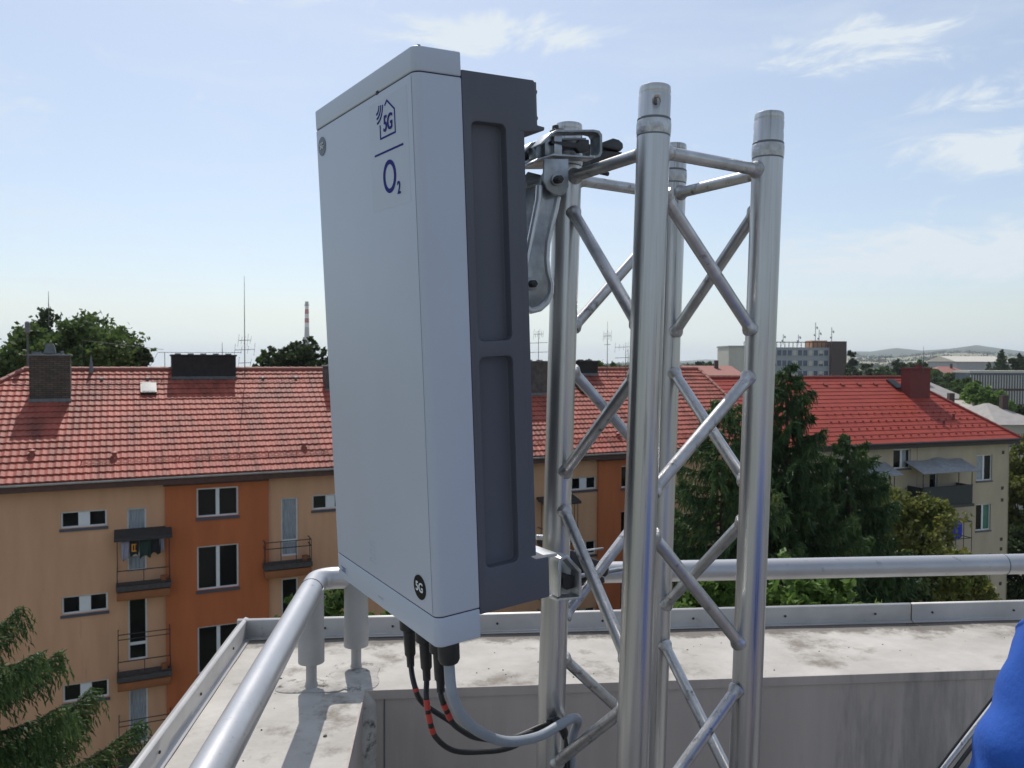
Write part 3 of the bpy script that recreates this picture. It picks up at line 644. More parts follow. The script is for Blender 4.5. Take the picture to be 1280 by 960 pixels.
def window(par, x0, x1, z0, z1, d, splits=(.5,), name='window', glass='glass_dark', sill=True, door=0.0, pos=None, curtain=None):
    """frame with its casements, panes behind, sill below; d = depth of the wall face"""
    fw = .055; q = d + .085; b = MB()
    b.box(x0, x1, q, q + .05, z1 - fw, z1); b.box(x0, x1, q, q + .05, z0, z0 + fw)
    b.box(x0, x0 + fw, q, q + .05, z0 + fw, z1 - fw); b.box(x1 - fw, x1, q, q + .05, z0 + fw, z1 - fw)
    for s_ in splits:
        x = x0 + (x1 - x0) * s_; b.box(x - .06, x + .06, q - .006, q + .045, z0 + fw, z1 - fw)
    if door: b.box(x0 + fw, x1 - fw, q + .002, q + .045, z0 + door - .05, z0 + door + .05)
    w = obj(name, b, 'window_frame', par, dz=E)
    b = MB(); b.add([(x0 + .02, q + .03, z0 + .02), (x1 - .02, q + .03, z0 + .02), (x1 - .02, q + .03, z1 - .02), (x0 + .02, q + .03, z1 - .02)], [(0, 1, 2, 3)])
    obj('pane', b, glass, w, dz=E)
    if curtain:
        a, c, mt = curtain; b = MB(); xx0 = x0 + (x1 - x0) * a; xx1 = x0 + (x1 - x0) * c; n = 14
        v = []; 
        for i in range(n + 1):
            x = xx0 + (xx1 - xx0) * i / n; y = q + .026 + .002 * math.sin(i * 2.2); v += [(x, y, z0 + fw), (x, y, z1 - fw)]
        b.add(v, [(2 * i, 2 * i + 2, 2 * i + 3, 2 * i + 1) for i in range(n)]); obj('curtain', b, mt, w, dz=E)
    if sill:
        b = MB(); b.prism([(x0 - .04, d + .08, z0), (x0 - .04, d - .045, z0 - .02), (x0 - .04, d - .045, z0 - .10), (x0 - .04, d + .08, z0 - .08)], (x1 - x0 + .08, 0, 0)); obj('sill', b, 'sill_grey', w, dz=E)
    return w
def tiled(A, Bp, C, D, tw, nrow, amp, lift, sub=8):
    """tiled slope: eave A..B, ridge D..C (local points); rows step over each other, tiles are waves across"""
    A, Bp, C, D = map(Vector, (A, Bp, C, D)); ln = (Bp - A).length; U = (Bp - A).normalized(); up = ((D - A) - U * (D - A).dot(U)); nn = U.cross(up).normalized()
    if nn.z < 0: nn = -nn
    v = []; f = []; uv = []
    for r in range(nrow):
        t0, t1 = r / nrow, (r + 1) / nrow
        sa = min((A + (D - A) * t0 - A).dot(U), (A + (D - A) * t1 - A).dot(U)) ; sb = max((Bp + (C - Bp) * t0 - A).dot(U), (Bp + (C - Bp) * t1 - A).dot(U))
        sa = ((D - A) * (t0 + t1) / 2).dot(U); sb = ln + ((C - Bp) * (t0 + t1) / 2).dot(U)
        i0 = math.floor(sa / tw * sub); i1 = math.ceil(sb / tw * sub); m_ = i1 - i0 + 1; o = len(v)
        jit = random.Random(r * 7 + 1); hs_ = {}
        for line, (t, l) in enumerate(((t0, lift), (t1 + .12 / nrow, .0), (t0, -.012))):
            for i in range(m_):
                s_ = min(max((i0 + i) * tw / sub, sa), sb); ph = ((i0 + i) / sub) % 1.0; k = (i0 + i) // sub
                if k not in hs_: hs_[k] = jit.uniform(-.0035, .0035)
                w = amp * (.5 + .5 * math.cos(ph * 2 * math.pi)) ** 1.2 if amp > .01 else (-amp if ph < .001 else 0)
                p = A + U * s_ + up * t + nn * ((l + w + hs_[k]) if line < 2 else -.012); v.append(p)
        for i in range(m_ - 1):
            f.append((o + i, o + i + 1, o + m_ + i + 1, o + m_ + i)); k = (i0 + i) // sub + .5; uv += [(k, r + .5)] * 4
            f.append((o + 2 * m_ + i, o + 2 * m_ + i + 1, o + i + 1, o + i)); uv += [(k, r + .5)] * 4
    b = MB(); b.v = [tuple(p) for p in v]; b.f = f; b.mi = [0] * len(f); b.uv = uv; return b
def cap_line(p0, p1, r, step, mt, par, name='ridge_cap'):
    p0, p1 = Vector(p0), Vector(p1); n = max(1, int((p1 - p0).length / step)); b = MB(); d = (p1 - p0) / n
    for k in range(n): b.tube([p0 + d * k - d * .04, p0 + d * (k + 1)], [r * 1.08, r * .92], 10)
    return obj(name, b, mt, par, smooth=True, dz=E)
def roof_z(d, H, W=5.9, rise=3.5): return -H + rise * d / W
def iron(par, x0, x1, d0, d1, z0, z1, rails=(0.0, 1.0), posts=6, r=.018, name='railing'):
    b = MB()
    for k in rails:
        z = z0 + (z1 - z0) * k; b.tube([(x0, d1, z), (x0, d0, z), (x1, d0, z), (x1, d1, z)], r, 6)
    for i in range(posts):
        x = x0 + (x1 - x0) * i / (posts - 1); b.tube([(x, d0, z0 - .03), (x, d0, z1)], r * .8, 6)
    for d in (d0 + (d1 - d0) * .5,):
        b.tube([(x0, d, z0 - .03), (x0, d, z1)], r * .8, 6); b.tube([(x1, d, z0 - .03), (x1, d, z1)], r * .8, 6)
    return obj(name, b, 'rail_iron', par, dz=E)

# --- the beige and orange block across the yard
HL = 3.93; YL = R(25.4); W = 5.9; RISE = 3.5
hl = empty('apartment_building', (-15.917, 24.912, 0), YL, 'long beige and orange apartment block with weathered terracotta roof and small balconies', 'building')
DW = .5; X0, X1, GL = -8.0, 31.4, -15.4
ftop = -HL + .02
sm = []                                                # small twin windows
for k, z in enumerate((-5.54, -8.38, -11.30, -14.1)):
    h = .55 if k == 0 else .60
    for x0, x1 in ((1.60, 2.95), (9.72, 11.07), (20.66, 21.94)): sm.append((x0, x1, z, z + h))
    sm.append((-4.2, -2.85, z, z + h))
doors = []
for z0, z1 in ((-7.16, -5.02), (-10.2, -7.98), (-13.1, -10.86)):
    for x0, x1 in ((3.55, 4.14), (8.60, 9.20), (19.4, 20.0)): doors.append((x0, x1, z0, z1))
ob = facade(X0, 4.73, GL, ftop, DW, [h for h in sm + doors if h[1] < 4.73]); ob.v = ob.v
b2 = facade(8.14, 21.98, GL, ftop, DW, [h for h in sm + doors if 8.14 < h[0] < 21.98 and h[1] < 21.98]); b3 = facade(25.4, X1, GL, ftop, DW, [])
ob.add(b2.v, b2.f); ob.add(b3.v, b3.f)
ob.add([(X0, DW, GL), (X0, 11.8 - DW, GL), (X0, 11.8 - DW, ftop), (X0, DW, ftop)], [(0, 1, 2, 3)]); ob.add([(X1, DW, GL), (X1, 11.3, GL), (X1, 5.9, -.55), (X1, DW, ftop)], [(0, 1, 2, 3)])
ob.add([(X1, 5.9, -.55), (X1, 11.3, GL), (X1, 11.3, ftop)], [(0, 1, 2)]); ob.add([(X0, 11.3, GL), (X1, 11.3, GL), (X1, 11.3, ftop), (X0, 11.3, ftop)], [(0, 1, 2, 3)])
obj('wall', ob, 'plaster_beige', hl, dz=E)
orw = []
for x0, x1 in ((5.73, 7.11),):
    orw += [(x0, x1, -5.49, -4.47), (x0, x1, -8.04, -6.50), (x0, x1, -11.0, -9.33), (x0, x1, -13.9, -12.2)]
for x0, x1 in ((23.15, 24.5),):
    orw += [(x0, x1, -5.58, -4.6), (x0, x1, -8.1, -6.6), (x0, x1, -11.0, -9.4), (x0, x1, -13.9, -12.2)]
DO = DW - .10
for a, c in ((4.73, 8.14), (21.98, 25.4)):
    b = facade(a, c, GL, ftop - .32, DO, [h for h in orw if a < h[0] < c])
    for x in (a, c): b.add([(x, DO, GL), (x, DW, GL), (x, DW, ftop - .32), (x, DO, ftop - .32)], [(0, 1, 2, 3)])
    obj('stairwell_wall', b, 'plaster_orange', hl, dz=E)
b = MB()
for a, c in ((4.73, 8.14), (21.98, 25.4)): b.box(a - .06, c + .02, DO - .05, DW + .1, ftop - .42, ftop - .3)
obj('cornice', b, 'fascia_brown', hl, dz=E)
for h in sm:
    w = window(hl, *h, DW, splits=(), name='window'); cxm = (h[0] + h[1]) / 2
    b = MB(); b.box(cxm - .17, cxm + .17, DW + .07, DW + .12, h[2] + .056, h[3] - .056); obj('casement', b, 'window_frame', w, dz=E)
for i, h in enumerate(orw): window(hl, *h, DO, splits=(.5,), curtain=(.08, .45, 'curtain') if i in (6,) else None)
for i, h in enumerate(doors): window(hl, *h, DW, splits=(), name='balcony_door', sill=False, door=.55, curtain=(.1, .9, 'curtain') if (h[0] < 5 and h[2] > -8) or h[0] == 8.6 and h[2] > -8 or (h[0] < 4 and h[2] < -12) else None)
def balcony(par, x0, x1, zs, dp, style):
    """slab with orange fascia and iron railing; style picks what stands above it"""
    d0 = DW - dp; r_ = obj('balcony', MB().box(x0, x1, d0, DW + .02, zs - .16, zs), 'balcony_slab', par, dz=E)
    b = MB(); b.box(x0 + .02, x1 - .02, d0 + .03, DW, zs - .48, zs - .202); obj('slab_face', b, 'balcony_orange', r_, dz=E, bevel=.03)
    iron(r_, x0 + .04, x1 - .04, d0 + .04, DW, zs + .0, zs + .52 + (.3 if style == 'open' else 0), rails=(.12, 1.0) if style != 'open' else (.1, .72, 1.0), posts=3 if style != 'open' else 4)
    if style == 'awning':
        iron(r_, x0 + .05, x1 - .05, d0 + .05, DW, zs + .5, zs + 1.62, rails=(1.0,), posts=2, r=.016)
        b = MB(); b.prism([(x0 - .04, d0 - .10, zs + 1.62), (x0 - .04, DW, zs + 1.80), (x0 - .04, DW, zs + 1.72), (x0 - .04, d0 - .10, zs + 1.52)], (x1 - x0 + .08, 0, 0)); obj('awning', b, 'awning_dark', r_, dz=E)
    if style == 'frame':
        iron(r_, x0 + .05, x1 - .05, d0 + .05, DW, zs + .5, zs + 1.42, rails=(1.0, .82), posts=2, r=.016)
    b = MB(); b.lathe([(.0, 0), (.09, 0), (.11, .16), (.12, .2), (.10, .2), (.0, .17)], (x1 - .22, d0 + .25, zs), n=12); obj('flower_pot', b, 'balcony_orange', r_, dz=E)
    return r_
for x0, off in ((3.2, 0), (19.05, 0)):
    balcony(hl, x0, x0 + 1.68, -7.50, .62, 'awning'); balcony(hl, x0, x0 + 1.68, -10.52, .62, 'frame'); balcony(hl, x0, x0 + 1.68, -13.42, .62, 'frame')
balcony(hl, 7.92, 9.60, -7.30, .62, 'open'); balcony(hl, 7.92, 9.60, -10.3, .62, 'open')
# roof
NR = 19; RZ = -HL + RISE
L0, L1 = -9.0, 31.65; RX0, RX1 = .1, 31.65
roof = obj('roof', tiled((-3.9 - 1.5, 0, -HL), (L1, 0, -HL), (RX1, W, RZ), (RX0, W, RZ), .215, NR, .020, .052, 6), 'roof_tile_old', hl, dz=E)
b = MB(); b.add([(-5.4, 0, -HL), (-5.4, 11.8, -HL), (RX0, W, RZ)], [(0, 1, 2)]); b.add([(-5.4, 11.8, -HL), (L1, 11.8, -HL), (RX1, W, RZ), (RX0, W, RZ)], [(0, 1, 2, 3)]); b.add([(-5.4, .02, -HL - .03), (L1, .02, -HL - .03), (L1, 11.78, -HL - .03), (-5.4, 11.78, -HL - .03)], [(0, 1, 2, 3)])
obj('roof_back', b, 'ridge_tile', roof, dz=E)
cap_line((RX0, W, RZ + .03), (RX1, W, RZ + .03), .11, .36, 'ridge_tile', roof); cap_line((-5.4, 0, -HL + .04), (RX0, W, RZ + .04), .10, .36, 'ridge_tile', roof)
cap_line((L1 - .02, 0, -HL + .06), (L1 - .02, W, RZ + .05), .10, .36, 'ridge_tile', roof, 'verge_cap')
b = MB(); b.box(-5.4, L1, .06, .16, -HL - .30, -HL - .035); b.box(-5.4, L1, .16, DW + .02, -HL - .30, -HL - .26); obj('fascia', b, 'fascia_brown', hl, dz=E)
b = MB(); P = [(math.cos(t) * .065, math.sin(t) * .065) for t in [R(180 + 18 * k) for k in range(11)]]; P += [(x * .9, z * .9) for x, z in P[::-1]]
b.prism([(-5.5, -.02 + x, -HL - .03 + z) for x, z in P], (L1 + 5.6, 0, 0)); obj('gutter', b, 'gutter_metal', hl, dz=E, smooth=True)
b = MB(); b.tube([(-5.5, -.088, -HL - .028), (L1, -.088, -HL - .028)], .012, 6); obj('gutter_lip', b, 'gutter_metal', hl, dz=E)
def on(s_, d, up=0.0): return Vector((s_, d, -HL + RISE * d / W + .04 + up))
b = MB(); b.tube([on(2.2, .74, .10), on(31, .74, .10)], .010, 6); b.tube([on(2.2, .74, .04), on(31, .74, .04)], .008, 6)
for k in range(30): b.tube([on(2.2 + k * 1.0, .74, -.02), on(2.2 + k, .70, .16)], .016, 6)
obj('snow_guard', b, 'vent_red', roof, dz=E)
for s_, d in ((.75, 1.24), (3.18, 1.0), (9.54, 1.08), (20.55, 1.15), (23.3, .9), (28.2, 1.1)):
    b = MB(); b.lathe([(.075, -.06), (.07, .09), (.12, .11), (.12, .15), (.03, .19), (0, .19)], on(s_, d), n=12); obj('roof_vent', b, 'vent_red', roof, dz=E)
for s_ in (2.7, 4.3, 8.65, 10.0, 14, 17, 19, 26, 28, 30):
    b = MB(); b.obox(on(s_, 5.2, .03), (.05, 0, 0), (0, .05, .03), (0, -.02, .05)); obj('roof_hook', b, 'ridge_tile' if s_ > 14 else 'lead', roof, dz=E)
def skylight(par, s_, d0, w, ln, of, mt='skylight_glass'):
    a = of(s_, d0, .05); c = of(s_, d0 + ln, .05); up = (c - a).normalized(); n = Vector((1, 0, 0)).cross(up); cc = (a + c) / 2 + Vector((w / 2, 0, 0))
    o = obj('skylight', MB().obox(cc + n * .03, (w / 2, 0, 0), up * (c - a).length / 2, n * .06), 'black_steel', par, dz=E)
    obj('pane', MB().obox(cc + n * .095, (w / 2 - .05, 0, 0), up * ((c - a).length / 2 - .06), n * .006), mt, o, dz=E); return o
skylight(roof, 4.04, 4.25, .56, .62, on); skylight(roof, 23.15, 3.9, .75, .8, on)
b = MB(); b.tube([on(-.2, 5.15, .10), on(31, 5.15, .10)], .012, 6); b.tube([on(-.2, 4.85, .06), on(4, 4.85, .06)], .012, 6)
for k in range(27): b.tube([on(.2 + k * 1.15, 5.15, -.02), on(.2 + k * 1.15, 5.05, .13)], .013, 6)
obj('step_rail', b, 'mast_metal', roof, dz=E)
def chimney(par, x0, x1, d0, d1, ztop, mt, cap, name='chimney', of=on):
    zb_ = min(of(x0, d0).z, of(x0, d1).z) - .3; c = obj(name, MB().box(x0, x1, d0, d1, zb_, ztop - .07), mt, par, dz=E)
    b = MB(); b.box(x0 - .04, x1 + .04, d0 - .04, d1 + .04, ztop - .068, ztop); obj('chimney_top', b, cap, c, dz=E, bevel=.01)
    b = MB(); n = max(2, int((x1 - x0) / .45))
    for k in range(n):
        x = x0 + (x1 - x0) * (k + .5) / n; b.box(x - .11, x + .11, (d0 + d1) / 2 - .1, (d0 + d1) / 2 + .1, ztop + .002, ztop + .05)
    b.box(x0 - .03, x1 + .03, d0 - .03, d0 + .02, of(x0, d0).z - .01, of(x0, d0).z + .10); obj('flue_cover', b, 'lead', c, dz=E); return c
c = chimney(roof, .43, 1.72, 3.97, 4.62, .17, 'brick_old', 'lead')
b = MB(); b.prism([(.86, 4.2, .20), (1.26, 4.2, .20), (1.20, 4.2, .50), (1.14, 4.2, .56), (.99, 4.2, .56), (.93, 4.2, .50)], (0, .2, 0)); b.box(.50, .78, 4.1, 4.4, .172, .26); b.box(1.42, 1.5, 4.1, 4.25, .172, .30); obj('flue_hood', b, 'lead', c, dz=E)
chimney(roof, 5.19, 7.60, 5.24, 6.3, .20, 'chimney_render', 'chimney_render'); chimney(roof, 11.1, 12.9, 4.37, 5.1, -.22, 'chimney_rough', 'lead')
chimney(roof, 19.2, 21.35, 3.88, 4.7, .0, 'chimney_rough', 'chimney_rough'); chimney(roof, 22.85, 24.95, 5.37, 6.2, .03, 'chimney_render', 'chimney_render')
# thin ridge wires and the metal cone by the first chimney
b = MB(); b.tube([on(2.0, 5.6, .0), (2.05, 5.7, .72), on(4.9, 5.7, .9)], .008, 5); b.tube([on(4.4, W, .1), (4.7, 5.9, .28), (7.9, 5.9, .30)], .010, 5); b.tube([(4.95, 5.9, .29), (4.95, 5.9, -.4)], .012, 5); b.tube([on(2.3, W, .0), on(4.2, W, .0) + Vector((0, 0, .10))], .008, 5)
obj('ridge_wire', b, 'mast_metal', roof, dz=E)
b = MB(); b.lathe([(.10, -.1), (.06, .3), (.02, .62), (0, .66)], on(2.33, 5.7), n=10); obj('ridge_cone', b, 'lead', roof, dz=E)
# rooftop aerials: each its own thing
def wl(p): return Vector((-15.917, 24.912, E)) + Matrix.Rotation(YL, 3, 'Z') @ Vector(p)
def aerial(px, pyt, pyb, Y, label, kind, group='aerials on the far roofs', r=.02):
    p = at(px, pyb, Y); q = at(px, pyt, Y); h = q.z - p.z; o = empty('aerial_mast', p, 0, label, 'aerial', group)
    b = MB(); b.tube([(0, 0, -.25), (0, 0, h * .55), (0, 0, h)], [r, r * .8, r * .35], 6); obj('pole', b, 'mast_metal', o)
    b = MB()
    for z, ln, el_, tilt in kind:
        z *= h; c = Vector((0, 0, z)); d = Vector((math.cos(tilt), math.sin(tilt) * .4, .04)); b.tube([c - d * ln / 2, c + d * ln / 2], .011, 5)
        for k in range(el_):
            e = c + d * ln * (k / max(1, el_ - 1) - .5); s_ = .16 + .10 * (k % 3 == 0); b.tube([e - Vector((.02, .03, s_)), e + Vector((.02, .03, s_))], .006, 4)
    if kind: obj('antenna_rods', b, 'mast_metal', o)
    return o
aerial(306, 345, 463, 32.9, 'tallest thin aerial mast, standing just right of the wide black chimney', [(.32, .5, 5, .2), (.22, .8, 4, .1), (.08, .5, 2, 0)])
aerial(673, 413, 452, 39.5, 'leafy looking little aerial between the panel antenna and the mast', [(.88, .5, 6, .4), (.6, .9, 0, 0), (.3, .9, 0, .1)])
aerial(759, 402, 466, 39.5, 'aerial with a bushy cluster of rods just right of the low black chimney', [(.72, .45, 7, .5), (.55, .3, 0, 0)])
aerial(782, 428, 466, 40.5, 'aerial with one long tilted boom right beside the near mast leg', [(.85, 1.1, 6, -.3), (.5, 1.1, 0, 0)])
aerial(278, 428, 462, 33, 'short thin rod at the right end of the wide black chimney', [])
aerial(61, 364, 402, 50, 'very thin rod rising above the left tree crowns', [], r=.03)
o = aerial(35, 403, 470, 31, 'thick dark pipe with a capped head left of the brick chimney', [], r=.045); obj('pipe_head', MB().lathe([(.06, 1.65), (.09, 1.7), (.09, 2.05), (.05, 2.1), (0, 2.1)], n=10), 'lead', o)
# laundry on the top balcony: each piece its own thing
def cloth(name, x0, x1, zt, h, mt, label, d=.02, wav=.03, seed=0):
    rs = random.Random(seed); n = 10; m_ = 8; v = []; b = MB(); p = wl((x0, d, zt))
    for j in range(m_ + 1):
        for i in range(n + 1):
            a = i / n; t = j / m_; x = (x1 - x0) * (a + .06 * math.sin(a * 9 + seed) * t); z = -h * t * (1 - .10 * math.cos(a * 7 + seed)) - .02 * math.sin(a * math.pi)
            v.append((x, wav * math.sin(a * 11 + seed + t * 2) * (.3 + t), z))
    b.add(v, [(j * (n + 1) + i, j * (n + 1) + i + 1, (j + 1) * (n + 1) + i + 1, (j + 1) * (n + 1) + i) for j in range(m_) for i in range(n)])
    o = obj(name, b, mt, smooth=True); o.location = p; o.rotation_euler = (0, 0, YL); sd = o.modifiers.new('Solid', 'SOLIDIFY'); sd.thickness = .008
    tag(o, label, 'laundry', 'laundry on the upper balcony'); return o
lz = -7.5 + 1.50
cloth('laundry_cloth', 3.36, 3.62, lz, .62, 'cloth_lilac', 'lilac cloth hanging at the left end of the balcony washing line', seed=1)
sh = cloth('laundry_shirt', 3.62, 3.90, lz, .50, 'cloth_dark', 'black shirt with orange print on the balcony washing line', seed=2)
b = MB(); b.box(.06, .20, -.052, -.046, -.38, -.34); b.box(.06, .20, -.052, -.046, -.16, -.12); b.box(.06, .095, -.052, -.046, -.34, -.16); b.box(.14, .17, -.052, -.046, -.34, -.16); obj('shirt_print', b, 'cloth_print', sh)
cloth('laundry_cloth', 3.92, 4.28, lz, .58, 'cloth_green', 'dark green cloth in the middle of the balcony washing line', seed=3)
cloth('laundry_cloth', 4.28, 4.56, lz, .50, 'cloth_dark', 'black cloth right of the dark green one on the washing line', seed=4)
cloth('laundry_cloth', 4.54, 4.66, lz, .42, 'cloth_lilac', 'narrow pale lilac cloth at the right end of the washing line', seed=5)
b = MB(); b.tube([(3.3, .02, lz + .005), (4.8, .02, lz + .005)], .006, 5); obj('washing_line', b, 'mast_metal', hl, dz=E)

# --- the olive block with the bright red roof
HR = 4.5; YR = R(19.83)
hr = empty('apartment_building', (30.08, 47.78, 0), YR, 'olive grey apartment block with bright red hipped roof behind the trees on the right', 'building')
def onr(s_, d, up=0.0): return Vector((s_, d, -HR + 3.52 * d / W + .04 + up))
RL = -19.6
holes = [(-8.90, -7.64, -6.01, -4.92), (-2.58, -1.32, -7.0, -5.47), (-2.56, -1.36, -9.97, -8.41), (-2.56, -1.30, -13.0, -11.4), (-8.9, -7.64, -9.0, -7.8),
         (-5.02, -4.2, -8.99, -8.50), (-6.2, -5.6, -8.1, -5.95), (-10.3, -9.7, -8.1, -5.9), (-12.6, -11.4, -6.9, -5.4), (-5.0, -4.2, -12.0, -11.0)]
b = facade(RL, 0, -15.4, -HR + .02, DW, holes); b.add([(0, DW, -15.4), (0, 11.3, -15.4), (0, 11.3, -HR + .02), (0, DW, -HR + .02)], [(0, 1, 2, 3)]); b.add([(RL, DW, -15.4), (RL, 11.3, -15.4), (RL, 11.3, -HR), (RL, W, -HR + 3.5), (RL, DW, -HR)], [(0, 1, 2, 3, 4)]); b.add([(RL, 11.3, -15.4), (0, 11.3, -15.4), (0, 11.3, -HR), (RL, 11.3, -HR)], [(0, 1, 2, 3)])
obj('wall', b, 'plaster_olive', hr, dz=E)
for i, h in enumerate(holes):
    if i in (6, 7): window(hr, *h, DW, splits=(), name='balcony_door', sill=False, door=.7)
    elif i == 5: window(hr, *h, DW, splits=())
    else: window(hr, *h, DW, splits=(.5,), curtain={2: (.52, .95, 'glass_green'), 1: (.05, .45, 'curtain'), 0: (.55, .8, 'curtain')}.get(i))
for z in (-5.37, -7.52, -8.24, -10.61, -11.2, -13.3):
    b = MB(); b.box(-.56, -.36, DW - .012, DW + .05, z - .10, z + .10); b.box(-.53, -.39, DW - .016, DW - .010, z - .07, z + .07, 0); obj('wall_vent', b, 'black_steel', hr, dz=E)
b = MB(); b.box(-7.16, -7.06, DW - .03, DW + .01, -15, -HR + .0); b.box(-.02, .02, DW - .02, DW + .02, -15, -HR); obj('downpipe', b, 'plaster_olive', hr, dz=E)
rr_ = obj('roof', tiled((RL, 0, -HR), (.35, 0, -HR), (-3.0, W, -HR + 3.52), (RL, W, -HR + 3.52), .3, 17, -.006, .030, 4), 'roof_tile_red', hr, dz=E)
b = MB(); b.add([(.35, 0, -HR), (.35, 11.8, -HR), (-3.0, W, -HR + 3.52)], [(0, 1, 2)]); b.add([(.35, 11.8, -HR), (RL, 11.8, -HR), (RL, W, -HR + 3.52), (-3.0, W, -HR + 3.52)], [(0, 1, 2, 3)]); b.add([(RL, .02, -HR - .03), (.33, .02, -HR - .03), (.33, 11.78, -HR - .03), (RL, 11.78, -HR - .03)], [(0, 1, 2, 3)])
obj('roof_back', b, 'ridge_tile_red', rr_, dz=E)
cap_line((RL, W, -HR + 3.55), (-3.0, W, -HR + 3.55), .10, .38, 'ridge_tile_red', rr_); cap_line((.35, 0, -HR + .04), (-3.0, W, -HR + 3.56), .10, .38, 'ridge_tile_red', rr_)
b = MB(); b.box(RL, .33, .05, .14, -HR - .32, -HR - .035); b.box(RL, .33, .14, DW + .02, -HR - .32, -HR - .28); b.tube([(RL, -.03, -HR - .05), (.4, -.03, -HR - .05)], .07, 8); obj('fascia', b, 'dark_gutter', hr, dz=E)
c = obj('chimney', MB().box(-4.35, -2.72, 3.79, 4.5, -2.6, -.42), 'chimney_red', rr_, dz=E)
b = MB(); b.box(-4.42, -2.65, 3.72, 4.57, -.418, -.33); b.box(-3.5, -3.2, 4.0, 4.3, -.328, -.15); obj('chimney_top', b, 'chimney_red', c, dz=E)
skylight(rr_, -4.62, 4.6, .6, .85, onr, 'glass_dark')
for s_, d in ((-2.96, 1.81), (-4.3, 1.3)): obj('roof_vent', MB().lathe([(.07, -.06), (.06, .22), (.10, .24), (.10, .28), (0, .3)], onr(s_, d), n=10), 'chimney_red', rr_, dz=E)
for k in range(11): obj('roof_vent', MB().obox(onr(-17.5 + k * 1.3, 5.1, .04), (.13, 0, 0), (0, .08, .05), (0, -.01, .05)), 'roof_tile_red' if 0 else 'ridge_tile_red', rr_, dz=E)
hook = obj('snow_hook', MB().obox((0, 0, 0), (.045, 0, 0), (0, .03, .02), (0, -.012, .03)), 'ridge_tile_red', rr_)
for row in range(5):
    for k in range(20):
        o = hook if row + k == 0 else hook.copy()
        if o is not hook: col.objects.link(o)
        o.location = onr(-12.2 + k * .57 + (row % 2) * .28, .5 + row * .62, .05) + Vector((0, 0, E))
aer = aerial(1106, 443, 474, 52, 'small forked aerial on the ridge left of the red roof chimney', [(.9, .8, 3, .2), (.6, .5, 0, 0)]); aer = aerial(1154, 433, 462, 50, 'very thin rod standing on the red roof chimney', [], r=.02)
aerial(785, 436, 452, 120, 'far thin rod just right of the near mast leg', [], r=.06); aerial(935, 431, 455, 300, 'far thin rod above the distant roofs between the mast legs', [], r=.1)
def loggia(x0, x1, zs, dp, mt, aw, zh):
    d0 = DW - dp; r_ = obj('balcony', MB().box(x0 - .1, x1 + .1, d0 - .05, DW + .02, zs - .16, zs), 'balcony_slab', hr, dz=E)
    b = MB(); b.box(x0, x1, d0, d0 + .03, zs + .01, zs + 1.05); b.box(x0, x0 + .03, d0 + .03, DW, zs + .01, zs + 1.05); b.box(x1 - .03, x1, d0 + .03, DW, zs + .01, zs + 1.05); b.tube([(x0, d0, zs + 1.07), (x1, d0, zs + 1.07)], .03, 6); obj('balustrade', b, mt, r_, dz=E)
    b = MB()
    for x in (x0 + .03, x1 - .03, x0 + (x1 - x0) * .72): b.tube([(x, d0 + .03, zs + 1), (x, d0 + .03, zs + zh)], .025, 6)
    obj('post', b, 'rail_iron', r_, dz=E)
    if aw:
        b = MB(); n = 12; v = []
        for i in range(n + 1):
            x = x0 - .25 + (x1 - x0 + .6) * i / n; sg = .02 * math.sin(i * 1.3) + (.10 if 5 < i < 9 else 0); v += [(x, d0 - .25, zs + zh - .05), (x, DW - .02, zs + zh + .5 + sg)]
        b.add(v, [(2 * i, 2 * i + 2, 2 * i + 3, 2 * i + 1) for i in range(n)]); a = obj('awning', b, 'awning_grey', r_, dz=E); sd = a.modifiers.new('Solid', 'SOLIDIFY'); sd.thickness = .05
    return r_
loggia(-7.85, -4.15, -8.05, 1.1, 'balcony_dark_sheet', True, 1.95); loggia(-13.3, -9.85, -8.05, 1.1, 'balcony_dark_sheet', True, 1.95)
lg = obj('balcony', MB().box(-7.8, -4.05, DW - 1.1, DW + .02, -11.2, -11.04), 'balcony_slab', hr, dz=E); iron(lg, -7.7, -4.1, DW - 1.05, DW, -11.0, -9.1, rails=(.5, 1.0), posts=4, r=.025)
def wr(p): return Vector((30.08, 47.78, E)) + Matrix.Rotation(YR, 3, 'Z') @ Vector(p)
o = cloth('laundry_cloth', 0, .8, 0, 1.0, 'blue_cloth', 'bright blue cloth hanging on the lower balcony of the olive block', wav=.04, seed=6); o.location = wr((-5.75, DW - 1.12, -9.0)); o.rotation_euler = (0, 0, YR); del o['group']

# ------------------------------------------------------------------ distant buildings
def block(name, px0, px1, pyt, Y, label, mt, H=None, depth=14, yaw=0.0, cat='building', group=None):
    p0 = at(px0, pyt, Y); p1 = at(px1, pyt, Y); o = empty(name, ((p0.x + p1.x) / 2, Y, 0), yaw, label, cat, group); w = (p1.x - p0.x) / 2; h = p0.z
    obj('wall', MB().box(-w, w, 0, depth, 0, h), mt, o); return o, w, h
o, w, h = block('office_block', 930, 1037, 434, 260, 'long grey office block with dark brown end tower far behind the red roof', 'far_grey', yaw=0.0, depth=16)
for k in range(4):
    z = h - 2.6 - k * 3.35; st_ = obj('window_band', MB().box(-w + .4, w - .3, -.16, -.02, z, z + 1.7), 'far_glass', o)
    b = MB()
    for i in range(17): x = -w + .4 + i * (2 * w - .7) / 16; b.box(x - .12, x + .12, -.26, -.162, z, z + 1.7)
    for i in (2, 5, 9, 12, 14): x = -w + .4 + (i + .5) * (2 * w - .7) / 16; b.box(x - .6, x + .6, -.2, -.163, z + .3 * (i % 3), z + 1.7)
    obj('window_frames', b, 'far_beige', st_)
obj('brown_panel', MB().box(-w + .5, -w + 11, -.2, -.0, h - 10.8, h - 9.6), 'far_orange', o)
